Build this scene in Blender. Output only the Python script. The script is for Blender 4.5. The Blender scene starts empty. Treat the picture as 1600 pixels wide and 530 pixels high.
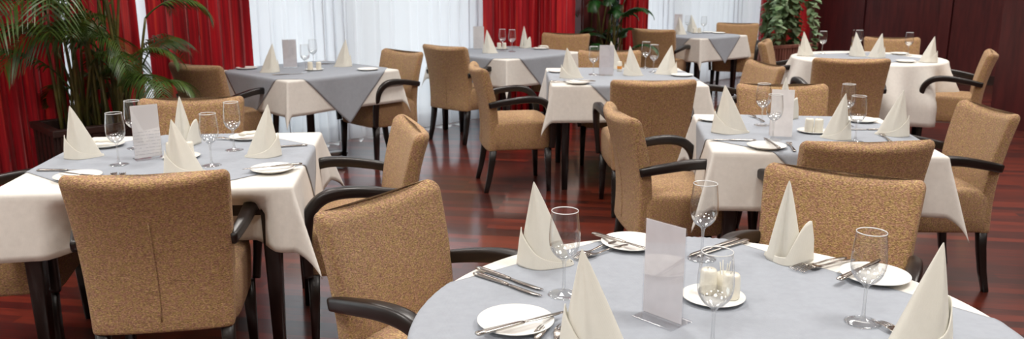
import bpy, bmesh, math, random
from mathutils import Vector, Matrix, noise
random.seed(7)
SC = bpy.context.scene
COL = SC.collection
PI = math.pi

# ------------------------------------------------------------------ helpers
def link(o):
    COL.objects.link(o)
    return o

def obj(name, bm, mat, parent=None, smooth=True, mods=()):
    me = bpy.data.meshes.new(name)
    bmesh.ops.recalc_face_normals(bm, faces=bm.faces)
    bm.to_mesh(me)
    bm.free()
    if smooth:
        for p in me.polygons:
            p.use_smooth = True
    if mat:
        me.materials.append(mat)
    o = link(bpy.data.objects.new(name, me))
    if parent:
        o.parent = parent
    for m in mods:
        if m[0] == 'bevel':
            b = o.modifiers.new('bevel', 'BEVEL'); b.width = m[1]; b.segments = m[2]; b.limit_method = 'ANGLE'; b.angle_limit = math.radians(40)
        elif m[0] == 'sub':
            b = o.modifiers.new('sub', 'SUBSURF'); b.levels = m[1]; b.render_levels = m[1]
        elif m[0] == 'solid':
            b = o.modifiers.new('solid', 'SOLIDIFY'); b.thickness = m[1]; b.offset = m[2]
    return o

def empty(name, loc=(0, 0, 0), rz=0.0):
    o = link(bpy.data.objects.new(name, None))
    o.empty_display_size = .1
    o.location = loc
    o.rotation_euler = (0, 0, rz)
    return o

def tag(o, label, cat, group=None, kind=None):
    if label: o['label'] = label
    if cat: o['category'] = cat
    if group: o['group'] = group
    if kind: o['kind'] = kind
    return o

def struct(o):
    o['kind'] = 'structure'
    return o

def copy_tree(o, parent=None):
    c = o.copy()
    COL.objects.link(c)
    if parent: c.parent = parent
    for ch in list(o.children):
        copy_tree(ch, c)
    return c

class Pool:
    """first use returns the prototype itself, later uses return copies"""
    def __init__(s, make): s.make = make; s.proto = None
    def get(s):
        if s.proto is None:
            s.proto = s.make()
            return s.proto
        return copy_tree(s.proto)

def place(o, x, y, z, rz, sc=(1, 1, 1)):
    o.location = (x, y, z); o.rotation_euler = (0, 0, rz); o.scale = sc
    return o

def add_box(bm, c, s, rz=0.0, taper=1.0):
    vs = []
    R = Matrix.Rotation(rz, 3, 'Z')
    for dz in (-.5, .5):
        k = taper if dz < 0 else 1
        for dx, dy in ((-.5, -.5), (.5, -.5), (.5, .5), (-.5, .5)):
            vs.append(bm.verts.new(Vector(c) + R @ Vector((dx * s[0] * k, dy * s[1] * k, dz * s[2]))))
    for f in ((0, 3, 2, 1), (4, 5, 6, 7), (0, 1, 5, 4), (1, 2, 6, 5), (2, 3, 7, 6), (3, 0, 4, 7)):
        bm.faces.new([vs[i] for i in f])

def lathe(bm, prof, n=32, c=(0, 0, 0)):
    rings = []
    for r, z in prof:
        if r < 1e-6:
            rings.append([bm.verts.new((c[0], c[1], c[2] + z))])
        else:
            rings.append([bm.verts.new((c[0] + r * math.cos(2 * PI * i / n), c[1] + r * math.sin(2 * PI * i / n), c[2] + z)) for i in range(n)])
    for a, b in zip(rings, rings[1:]):
        for i in range(n):
            j = (i + 1) % n
            if len(a) == 1 and len(b) == 1: continue
            if len(a) == 1: bm.faces.new((a[0], b[j], b[i]))
            elif len(b) == 1: bm.faces.new((a[i], a[j], b[0]))
            else: bm.faces.new((a[i], a[j], b[j], b[i]))

def loft(bm, rings, cap=True):
    R = [[bm.verts.new(p) for p in r] for r in rings]
    n = len(R[0])
    for a, b in zip(R, R[1:]):
        for i in range(n):
            j = (i + 1) % n
            bm.faces.new((a[i], a[j], b[j], b[i]))
    if cap:
        for r in (R[0], R[-1]):
            c = bm.verts.new(sum((v.co for v in r), Vector()) / n)
            for i in range(n):
                bm.faces.new((r[i], r[(i + 1) % n], c))

def sup(a, p):
    c, s = math.cos(a), math.sin(a)
    return math.copysign(abs(c) ** (2 / p), c), math.copysign(abs(s) ** (2 / p), s)

def sweep(bm, pts, sizes, side=(1, 0, 0), n=12, p=4):
    """superelliptic section swept along pts; sizes (half width along side, half height)"""
    side = Vector(side).normalized()
    P = [Vector(q) for q in pts]
    rings = []
    for i, q in enumerate(P):
        t = (P[min(i + 1, len(P) - 1)] - P[max(i - 1, 0)]).normalized()
        s = (side - t * side.dot(t)).normalized()
        u = t.cross(s)
        w, h = sizes[i] if isinstance(sizes, list) else sizes
        ring = []
        for k in range(n):
            a, b = sup(2 * PI * (k + .5) / n, p)
            ring.append(q + s * (a * w) + u * (b * h))
        rings.append(ring)
    loft(bm, rings)

def smooth_path(pts, n):
    """Catmull-Rom resample"""
    P = [Vector(p) for p in pts]
    out = []
    for i in range(len(P) - 1):
        p0 = P[max(i - 1, 0)]; p1 = P[i]; p2 = P[i + 1]; p3 = P[min(i + 2, len(P) - 1)]
        for k in range(n):
            t = k / n
            out.append(.5 * ((2 * p1) + (p2 - p0) * t + (2 * p0 - 5 * p1 + 4 * p2 - p3) * t * t + (3 * p1 - p0 - 3 * p2 + p3) * t ** 3))
    out.append(P[-1])
    return out

# ------------------------------------------------------------------ materials
def srgb(r, g, b):
    f = lambda c: (c / 255 / 12.92) if c / 255 <= .04045 else ((c / 255 + .055) / 1.055) ** 2.4
    return (f(r), f(g), f(b), 1)

class NT:
    def __init__(s, name):
        s.m = bpy.data.materials.new(name); s.m.use_nodes = True
        s.t = s.m.node_tree; s.t.nodes.clear()
        s.out = s.n('ShaderNodeOutputMaterial')
    def n(s, typ, **kw):
        nd = s.t.nodes.new(typ)
        for k, v in kw.items():
            if k.startswith('i_'):
                key = k[2:].replace('_', ' ')
                nd.inputs[key].default_value = v
            else: setattr(nd, k, v)
        return nd
    def l(s, a, b): s.t.links.new(a, b)
    def ramp(s, fac, stops):
        r = s.n('ShaderNodeValToRGB')
        e = r.color_ramp.elements
        e[0].position, e[0].color = stops[0]
        e[1].position, e[1].color = stops[-1]
        for p, c in stops[1:-1]:
            x = e.new(p); x.color = c
        s.l(fac, r.inputs[0])
        return r.outputs[0]
    def surf(s, sh): s.l(sh, s.out.inputs['Surface'])
    def coords(s, scale=(1, 1, 1), rot=(0, 0, 0), kind='Object'):
        tc = s.n('ShaderNodeTexCoord'); mp = s.n('ShaderNodeMapping')
        mp.inputs['Scale'].default_value = scale; mp.inputs['Rotation'].default_value = rot
        s.l(tc.outputs[kind], mp.inputs[0])
        return mp.outputs[0]
    def noise(s, vec, scale, detail=2, rough=.5):
        nd = s.n('ShaderNodeTexNoise'); nd.inputs['Scale'].default_value = scale; nd.inputs['Detail'].default_value = detail; nd.inputs['Roughness'].default_value = rough
        s.l(vec, nd.inputs['Vector'])
        return nd.outputs['Fac']
    def bump(s, h, strength, dist):
        b = s.n('ShaderNodeBump'); b.inputs['Strength'].default_value = strength; b.inputs['Distance'].default_value = dist
        s.l(h, b.inputs['Height'])
        return b.outputs[0]
    def bsdf(s, **kw):
        b = s.n('ShaderNodeBsdfPrincipled')
        for k, v in kw.items(): b.inputs[k.replace('_', ' ')].default_value = v
        return b

def mat_fabric():
    t = NT('boucle_fabric')
    v = t.coords(scale=(.55, .55, 1.25))
    a = t.noise(v, 260, 3, .7)
    v2 = t.coords()
    hue = t.noise(v2, 95, 2, .6)
    c1 = t.ramp(a, [(.30, srgb(114, 78, 62)), (.5, srgb(176, 130, 100)), (.72, srgb(226, 188, 152))])
    c2 = t.ramp(a, [(.30, srgb(112, 88, 52)), (.5, srgb(178, 144, 90)), (.72, srgb(230, 200, 140))])
    mc = t.n('ShaderNodeMix', data_type='RGBA')
    hr = t.n('ShaderNodeMapRange'); hr.inputs['From Min'].default_value = .4; hr.inputs['From Max'].default_value = .6
    t.l(hue, hr.inputs['Value']); t.l(hr.outputs[0], mc.inputs[0]); t.l(c1, mc.inputs[6]); t.l(c2, mc.inputs[7])
    b = t.bsdf(Roughness=.95); b.inputs['Sheen Weight'].default_value = .2; b.inputs['Sheen Roughness'].default_value = .6
    b.inputs['Specular IOR Level'].default_value = .12
    t.l(mc.outputs[2], b.inputs['Base Color'])
    t.l(t.bump(a, 1.0, .009), b.inputs['Normal'])
    t.surf(b.outputs[0]); return t.m

def mat_cloth(name, col, weave=900, bump=.12, var=.04):
    t = NT(name)
    v = t.coords()
    w1 = t.n('ShaderNodeTexWave', i_Scale=weave / 8.0); w1.bands_direction = 'X'
    w2 = t.n('ShaderNodeTexWave', i_Scale=weave / 8.0); w2.bands_direction = 'Y'
    for w in (w1, w2):
        w.inputs['Distortion'].default_value = .6
        t.l(v, w.inputs['Vector'])
    ad = t.n('ShaderNodeMath', operation='ADD'); t.l(w1.outputs['Fac'], ad.inputs[0]); t.l(w2.outputs['Fac'], ad.inputs[1])
    nz = t.noise(v, 40, 4, .6)
    c2 = tuple(max(0, x * (1 - var * 2)) for x in col[:3]) + (1,)
    c = t.ramp(nz, [(.3, c2), (.7, col)])
    b = t.bsdf(Roughness=.85); b.inputs['Specular IOR Level'].default_value = .2
    b.inputs['Sheen Weight'].default_value = .08
    t.l(c, b.inputs['Base Color'])
    t.l(t.bump(ad.outputs[0], bump, .0008), b.inputs['Normal'])
    t.surf(b.outputs[0]); return t.m

def mat_plain(name, col, rough=.5, metal=0.0, spec=.5, nscale=0, nstr=.1):
    t = NT(name)
    b = t.bsdf(Roughness=rough, Metallic=metal)
    b.inputs['Specular IOR Level'].default_value = spec
    v = t.coords()
    nz = t.noise(v, nscale or 30, 3)
    c = t.ramp(nz, [(.3, tuple(x * .9 for x in col[:3]) + (1,)), (.7, col)])
    t.l(c, b.inputs['Base Color'])
    if nscale: t.l(t.bump(nz, nstr, .002), b.inputs['Normal'])
    t.surf(b.outputs[0]); return t.m

def mat_wood(name, dark, light, rough=.3, scale=(1, 12, 12), coat=.0, ns=4):
    t = NT(name)
    v = t.coords(scale=scale)
    nz = t.noise(v, ns, 5, .6)
    c = t.ramp(nz, [(.3, dark), (.7, light)])
    b = t.bsdf(Roughness=rough); b.inputs['Coat Weight'].default_value = coat; b.inputs['Coat Roughness'].default_value = .15
    t.l(c, b.inputs['Base Color'])
    t.surf(b.outputs[0]); return t.m

def mat_floor():
    t = NT('jatoba_parquet')
    v = t.coords(rot=(0, 0, math.radians(9)))
    br = t.n('ShaderNodeTexBrick')
    br.inputs['Scale'].default_value = 1.0; br.inputs['Brick Width'].default_value = .9; br.inputs['Row Height'].default_value = .07
    br.inputs['Mortar Size'].default_value = .0012; br.inputs['Bias'].default_value = 0
    br.offset = .37; br.offset_frequency = 2
    br.inputs['Color1'].default_value = (0, 0, 0, 1); br.inputs['Color2'].default_value = (1, 1, 1, 1); br.inputs['Mortar'].default_value = (.35, .35, .35, 1)
    t.l(v, br.inputs['Vector'])
    mp = t.n('ShaderNodeMapping'); mp.inputs['Scale'].default_value = (1.2, 22, 1); t.l(v, mp.inputs[0])
    g = t.noise(mp.outputs[0], 4, 6, .65)
    mx = t.n('ShaderNodeMath', operation='MULTIPLY_ADD'); t.l(br.outputs['Color'], mx.inputs[0]); mx.inputs[1].default_value = .45
    t.l(g, mx.inputs[2])
    c = t.ramp(mx.outputs[0], [(.25, srgb(30, 9, 7)), (.6, srgb(62, 20, 12)), (.95, srgb(112, 40, 22))])
    b = t.bsdf(Roughness=.3); b.inputs['Coat Weight'].default_value = 1.0; b.inputs['Coat Roughness'].default_value = .12
    t.l(c, b.inputs['Base Color'])
    rr = t.n('ShaderNodeMapRange'); rr.inputs['To Min'].default_value = .3; rr.inputs['To Max'].default_value = .42
    t.l(g, rr.inputs['Value']); t.l(rr.outputs[0], b.inputs['Roughness'])
    t.l(t.bump(br.outputs['Fac'], -.25, .001), b.inputs['Normal'])
    t.surf(b.outputs[0]); return t.m

def mat_curtain():
    t = NT('red_curtain_cloth')
    v = t.coords(scale=(1, 1, .02))
    nz = t.noise(v, 38, 3, .6)
    c = t.ramp(nz, [(.3, srgb(118, 8, 20)), (.55, srgb(184, 20, 34)), (.75, srgb(216, 66, 46))])  # orange streaks of backlit folds are painted into the cloth colour
    b = t.bsdf(Roughness=.55); b.inputs['Sheen Weight'].default_value = .2
    t.l(c, b.inputs['Base Color'])
    tr = t.n('ShaderNodeBsdfTranslucent'); t.l(c, tr.inputs['Color'])
    mx = t.n('ShaderNodeMixShader'); mx.inputs[0].default_value = .32
    t.l(b.outputs[0], mx.inputs[1]); t.l(tr.outputs[0], mx.inputs[2])
    t.surf(mx.outputs[0]); return t.m

def mat_sheer():
    t = NT('white_voile')
    tp = t.n('ShaderNodeBsdfTransparent')
    tr = t.n('ShaderNodeBsdfTranslucent', i_Color=(.86, .88, .92, 1))
    df = t.n('ShaderNodeBsdfDiffuse', i_Color=(.85, .86, .9, 1))
    m1 = t.n('ShaderNodeMixShader'); m1.inputs[0].default_value = .4
    t.l(tr.outputs[0], m1.inputs[1]); t.l(df.outputs[0], m1.inputs[2])
    m2 = t.n('ShaderNodeMixShader'); m2.inputs[0].default_value = .95
    t.l(tp.outputs[0], m2.inputs[1]); t.l(m1.outputs[0], m2.inputs[2])
    t.surf(m2.outputs[0]); return t.m

def mat_window():
    t = NT('window_pane_glass')
    tp = t.n('ShaderNodeBsdfTransparent', i_Color=(.95, .97, .97, 1))
    gl = t.n('ShaderNodeBsdfGlossy', i_Roughness=.02)
    fr = t.n('ShaderNodeFresnel', i_IOR=1.4)
    mx = t.n('ShaderNodeMixShader')
    t.l(fr.outputs[0], mx.inputs[0]); t.l(tp.outputs[0], mx.inputs[1]); t.l(gl.outputs[0], mx.inputs[2])
    t.surf(mx.outputs[0]); return t.m

def mat_glass(name, ior=1.45, col=(1, 1, 1, 1)):
    t = NT(name)
    b = t.bsdf(Roughness=.0, IOR=ior); b.inputs['Transmission Weight'].default_value = 1
    b.inputs['Base Color'].default_value = col
    t.surf(b.outputs[0]); return t.m

def mat_thin(name, base=.05, edge=.85, power=3.0, col=(.985, .99, .99, 1), rough=.015):
    """thin clear wall: straight transmission with a fresnel-like mirror that grows to the rim"""
    t = NT(name)
    tp = t.n('ShaderNodeBsdfTransparent', i_Color=col)
    gl = t.n('ShaderNodeBsdfGlossy', i_Roughness=rough)
    lw = t.n('ShaderNodeLayerWeight', i_Blend=.5)
    pw = t.n('ShaderNodeMath', operation='POWER'); pw.inputs[1].default_value = power; t.l(lw.outputs['Facing'], pw.inputs[0])
    ma = t.n('ShaderNodeMath', operation='MULTIPLY_ADD'); ma.inputs[1].default_value = edge; ma.inputs[2].default_value = base
    t.l(pw.outputs[0], ma.inputs[0])
    mx = t.n('ShaderNodeMixShader')
    t.l(ma.outputs[0], mx.inputs[0]); t.l(tp.outputs[0], mx.inputs[1]); t.l(gl.outputs[0], mx.inputs[2])
    t.surf(mx.outputs[0]); return t.m

def mat_rim():
    t = NT('glass_rim_painted_glint')
    b = t.bsdf(Roughness=.12, IOR=1.5); b.inputs['Transmission Weight'].default_value = .25
    b.inputs['Base Color'].default_value = (.93, .95, .95, 1)  # mostly white body colour stands in for lamp glints along the rim
    t.surf(b.outputs[0]); return t.m

def mat_leaf(name, dark, light, trans=.25):
    t = NT(name)
    v = t.coords()
    nz = t.noise(v, 9, 3)
    c = t.ramp(nz, [(.3, dark), (.7, light)])
    b = t.bsdf(Roughness=.42)
    t.l(c, b.inputs['Base Color'])
    tr = t.n('ShaderNodeBsdfTranslucent'); t.l(c, tr.inputs['Color'])
    mx = t.n('ShaderNodeMixShader'); mx.inputs[0].default_value = trans
    t.l(b.outputs[0], mx.inputs[1]); t.l(tr.outputs[0], mx.inputs[2])
    t.surf(mx.outputs[0]); return t.m

def mat_paper():
    t = NT('menu_paper')
    v = t.coords()
    b = t.bsdf(Roughness=.6)
    # faint illegible lines of small print in the lower part of the sheet
    sx = t.n('ShaderNodeSeparateXYZ'); t.l(v, sx.inputs[0])
    w = t.n('ShaderNodeTexWave', i_Scale=24.0); w.bands_direction = 'Z'; t.l(v, w.inputs['Vector'])
    gt = t.n('ShaderNodeMath', operation='GREATER_THAN'); gt.inputs[1].default_value = .82; t.l(w.outputs['Fac'], gt.inputs[0])
    nz = t.noise(v, 120, 2)
    g2 = t.n('ShaderNodeMath', operation='GREATER_THAN'); g2.inputs[1].default_value = .47; t.l(nz, g2.inputs[0])
    lt = t.n('ShaderNodeMath', operation='LESS_THAN'); lt.inputs[1].default_value = .115; t.l(sx.outputs['Z'], lt.inputs[0])
    m1 = t.n('ShaderNodeMath', operation='MULTIPLY'); t.l(gt.outputs[0], m1.inputs[0]); t.l(g2.outputs[0], m1.inputs[1])
    m2 = t.n('ShaderNodeMath', operation='MULTIPLY'); t.l(m1.outputs[0], m2.inputs[0]); t.l(lt.outputs[0], m2.inputs[1])
    c = t.ramp(m2.outputs[0], [(0, srgb(246, 245, 245)), (1, srgb(220, 220, 222))])
    t.l(c, b.inputs['Base Color'])
    t.surf(b.outputs[0]); return t.m

def mat_panel():
    t = NT('mahogany_panelling')
    v = t.coords(scale=(6, 6, .6))
    nz = t.noise(v, 3, 5, .6)
    c = t.ramp(nz, [(.3, srgb(58, 20, 22)), (.7, srgb(88, 34, 34))])
    b = t.bsdf(Roughness=.4)
    t.l(c, b.inputs['Base Color'])
    t.surf(b.outputs[0]); return t.m

M = dict(
    fabric=mat_fabric(),
    wood=mat_wood('dark_stained_beech', srgb(14, 10, 9), srgb(28, 19, 17), .36, (6, 2, 2), .05),
    cloth=mat_cloth('white_linen', srgb(220, 217, 211)),
    grey=mat_cloth('grey_linen', srgb(154, 160, 169)),
    napkin=mat_cloth('ivory_napkin_linen', srgb(219, 217, 207), 1100, .1, .02),
    chinaware=mat_plain('white_glazed_china', srgb(238, 238, 234), .15),
    steel=mat_plain('polished_cutlery_steel', (.45, .42, .39, 1), .2, 1.0),
    brushed=mat_plain('brushed_foot_steel', (.6, .6, .6, 1), .35, 1.0),
    glass=mat_glass('clear_stemware_glass'),
    acrylic=mat_thin('clear_acrylic', .06, .7, 3, (.97, .97, .975, 1)),
    bowl=mat_thin('thin_bowl_glass', .06, .9, 2.6),
    rim=mat_rim(), bowlbase=mat_thin('bowl_base_glass_added_sheen', .22, .7, 2), footglass=mat_thin('foot_glass', .05, .6, 2), stemglass=mat_thin('stem_glass', .16, .8, 1.5),
    paper=mat_paper(),
    blank=mat_plain('pale_blank_paper', srgb(240, 238, 242), .5),
    floor=mat_floor(), curtain=mat_curtain(), sheer=mat_sheer(), pane=mat_window(), panel=mat_panel(),
    frame=mat_plain('white_window_paint', srgb(225, 225, 222), .4),
    plaster=mat_plain('cream_plaster', srgb(228, 220, 205), .9),
    ceil=mat_plain('white_ceiling_paint', srgb(238, 236, 230), .9),
    palm=mat_leaf('areca_palm_leaf', srgb(26, 46, 14), srgb(76, 104, 34)),
    stem=mat_leaf('palm_stem_green', srgb(60, 62, 26), srgb(104, 96, 44), .05),
    fern=mat_leaf('deep_green_leaf', srgb(12, 40, 14), srgb(36, 92, 32)),
    pothos=mat_leaf('pothos_leaf', srgb(58, 104, 48), srgb(178, 200, 160), .15),
    planter=mat_wood('dark_planter_wood', srgb(30, 15, 12), srgb(50, 26, 20), .5, (3, 3, .6)),
    slat=mat_wood('pinkish_slat_wood', srgb(120, 76, 66), srgb(160, 108, 94), .5, (8, 8, .6)),
    soil=mat_plain('dark_potting_soil', srgb(40, 28, 20), .95, nscale=80, nstr=.8),
    salt=mat_plain('ivory_shaker_china', srgb(236, 232, 218), .22),
    orange=mat_plain('orange_label', srgb(226, 150, 60), .4),
    bread=mat_plain('pale_folded_paper', srgb(226, 222, 210), .6),
    white=mat_plain('white_paper_card', srgb(234, 232, 232), .55),
    grass=mat_leaf('garden_hedge_leaf', srgb(60, 96, 50), srgb(130, 160, 110), .3),
)

# ------------------------------------------------------------------ data (metres, camera stands at the origin, looking along +Y)
TABLES = [{'a': 0.632,
  'amp': 0.018,
  'clothlab': 'white cloth draped over the front round table',
  'fan': 0.13,
  'foot': 45,
  'hang': 0.3,
  'name': 'the front round table',
  'nf': 13,
  'ped': False,
  'push': [],
  'rot': 0,
  'round': True,
  'seed': 1.7,
  'ta': 39,
  'tdx': -0.034,
  'tdy': 0.018,
  'th': 0.54,
  'toplab': 'grey topper laid over the white cloth of the front round table',
  'x': 0.43,
  'y': 1.665},
 {'a': 0.508,
  'amp': 0.02,
  'clothlab': 'white cloth draped over the left front square table',
  'fan': 0.3,
  'foot': 45,
  'hang': 0.25,
  'name': 'the left front square table',
  'nf': 14,
  'ped': False,
  'push': [(('y', -1), 0.06, 0.29, 0.15)],
  'rot': 7,
  'round': False,
  'seed': 3.4,
  'ta': 45,
  'tdx': 0,
  'tdy': 0,
  'th': 0.5,
  'toplab': 'grey topper laid over the white cloth of the left front square table',
  'x': -1.37,
  'y': 3.35},
 {'a': 0.488,
  'amp': 0.02,
  'clothlab': 'white cloth draped over the square table by the left white sheers',
  'fan': 0.13,
  'foot': 8,
  'hang': 0.26,
  'name': 'the square table by the left white sheers',
  'nf': 14,
  'ped': True,
  'push': [],
  'rot': 47,
  'round': False,
  'seed': 5.1,
  'ta': 45,
  'tdx': 0,
  'tdy': 0,
  'th': 0.61,
  'toplab': 'grey topper laid over the white cloth of the square table by the left white sheers',
  'x': -1.6,
  'y': 6.52},
 {'a': 0.5,
  'amp': 0.02,
  'clothlab': 'white cloth draped over the grey-draped table by the middle red curtain',
  'fan': 0.13,
  'foot': 45,
  'hang': 0.26,
  'name': 'the grey-draped table by the middle red curtain',
  'nf': 14,
  'ped': False,
  'push': [],
  'rot': 46,
  'round': False,
  'seed': 6.8,
  'ta': 45,
  'tdx': 0,
  'tdy': 0,
  'th': 0.61,
  'toplab': 'grey topper laid over the white cloth of the grey-draped table by the middle red curtain',
  'x': -0.06,
  'y': 7.98},
 {'a': 0.515,
  'amp': 0.02,
  'clothlab': 'white cloth draped over the centre square table',
  'fan': 0.2,
  'foot': 45,
  'hang': 0.26,
  'name': 'the centre square table',
  'nf': 14,
  'ped': False,
  'push': [],
  'rot': 0,
  'round': False,
  'seed': 8.5,
  'ta': 45,
  'tdx': 0,
  'tdy': 0,
  'th': 0.56,
  'toplab': 'grey topper laid over the white cloth of the centre square table',
  'x': 0.8,
  'y': 6.12},
 {'a': 0.468,
  'amp': 0.02,
  'clothlab': 'white cloth draped over the right square table',
  'fan': 0.22,
  'foot': 45,
  'hang': 0.265,
  'name': 'the right square table',
  'nf': 14,
  'ped': False,
  'push': [],
  'rot': -7,
  'round': False,
  'seed': 10.2,
  'ta': 45,
  'tdx': 0,
  'tdy': 0,
  'th': 0.5,
  'toplab': 'grey topper laid over the white cloth of the right square table',
  'x': 1.4,
  'y': 3.91},
 {'a': 0.635,
  'amp': 0.06,
  'clothlab': 'white cloth draped over the round table by the dark panelling',
  'fan': 0.13,
  'foot': 45,
  'hang': 0.5,
  'name': 'the round table by the dark panelling',
  'nf': 14,
  'ped': False,
  'push': [],
  'rot': 0,
  'round': True,
  'seed': 11.9,
  'ta': 20,
  'tdx': 0,
  'tdy': 0,
  'th': 0.4,
  'toplab': 'grey topper laid over the white cloth of the round table by the dark panelling',
  'x': 3.17,
  'y': 7.45},
 {'a': 0.44,
  'amp': 0.02,
  'clothlab': 'white cloth draped over the small far table under the far sheers',
  'fan': 0.13,
  'foot': 45,
  'hang': 0.28,
  'name': 'the small far table under the far sheers',
  'nf': 14,
  'ped': False,
  'push': [],
  'rot': 40,
  'round': False,
  'seed': 13.6,
  'ta': 45,
  'tdx': 0,
  'tdy': 0,
  'th': 0.54,
  'toplab': 'grey topper laid over the white cloth of the small far table under the far sheers',
  'x': 2.2,
  'y': 10.2}]
CHAIRS = [(-1.183, 2.58, 100, 1.0, 'tan armchair seen from behind in the left foreground, tucked against the left front square table', 'tan upholstered dining chairs'),
 (-0.417, 2.357, -35, 0.93, 'golden tan armchair in the middle foreground, angled toward the front round table', 'tan upholstered dining chairs'),
 (-0.398, 3.521, 197, 1.0, 'tan armchair turned sideways at the right side of the left front square table', 'tan upholstered dining chairs'),
 (-1.659, 4.297, -80, 1.0, 'orange-lit chair facing the camera on the far side of the left front square table', 'tan upholstered dining chairs'),
 (-2.25, 5.82, 60, 1.0, 'dark-looking armchair before the left red curtain, beside the window table', 'tan upholstered dining chairs'),
 (-0.873, 6.926, 224, 1.0, 'tan chair right of the table by the left white sheers, seat under its cloth', 'tan upholstered dining chairs'),
 (-0.621, 7.323, 50, 1.0, 'tan chair with its back to us before the sheers, drawn up to the grey-draped table', 'tan upholstered dining chairs'),
 (-0.272, 5.791, 10, 1.0, 'tan armchair in side view at the left of the centre square table', 'tan upholstered dining chairs'),
 (0.582, 8.876, 250, 1.0, 'brown chair beyond the grey-draped table, in front of the deep green plant', 'tan upholstered dining chairs'),
 (0.805, 6.936, 268, 1.0, 'tan chair facing us on the far side of the centre square table', 'tan upholstered dining chairs'),
 (0.854, 4.947, 92, 1.0, 'brown armchair seen from behind at the near side of the centre square table', 'tan upholstered dining chairs'),
 (0.475, 3.88, 6, 1.0, 'tan armchair in side view at the left of the right square table', 'tan upholstered dining chairs'),
 (1.571, 9.457, 58, 1.0, 'dark brown armchair seen from behind at the left of the small far table', 'tan upholstered dining chairs'),
 (2.861, 10.67, 250, 1.0, 'olive tan chair on the far right of the small far table, before the far sheers', 'tan upholstered dining chairs'),
 (2.347, 7.905, -23, 1.0, 'orange chair seen edge-on at the left of the round table by the dark panelling', 'tan upholstered dining chairs'),
 (1.843, 5.936, 190, 1.0, 'orange chair turned left at the right side of the centre square table', 'tan upholstered dining chairs'),
 (1.562, 4.831, 268, 1.0, 'brown chair facing us on the far side of the right square table', 'tan upholstered dining chairs'),
 (2.541, 6.208, 84, 1.08, 'wide brown chair seen from behind in front of the round table by the dark panelling', 'tan upholstered dining chairs'),
 (3.764, 8.342, 258, 1.0, 'brown chair behind the round table, against the dark panelled wall', 'tan upholstered dining chairs'),
 (3.928, 6.79, 153, 1.0, 'dark armchair edge-on at the right of the round table by the dark panelling', 'tan upholstered dining chairs'),
 (2.328, 3.958, 179, 0.93, 'tan chair turned left at the right end of the right square table', 'tan upholstered dining chairs'),
 (1.377, 3.104, 93, 1.0, 'tan chair seen from behind at the near side of the right square table', 'tan upholstered dining chairs'),
 (1.096, 2.658, 237, 0.95, 'golden tan chair facing us across the front round table', 'tan upholstered dining chairs'),
 (-2.299, 3.094, 15, 1.0, 'armchair at the left picture edge, beside the left front square table, mostly cropped', 'tan upholstered dining chairs')]
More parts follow.
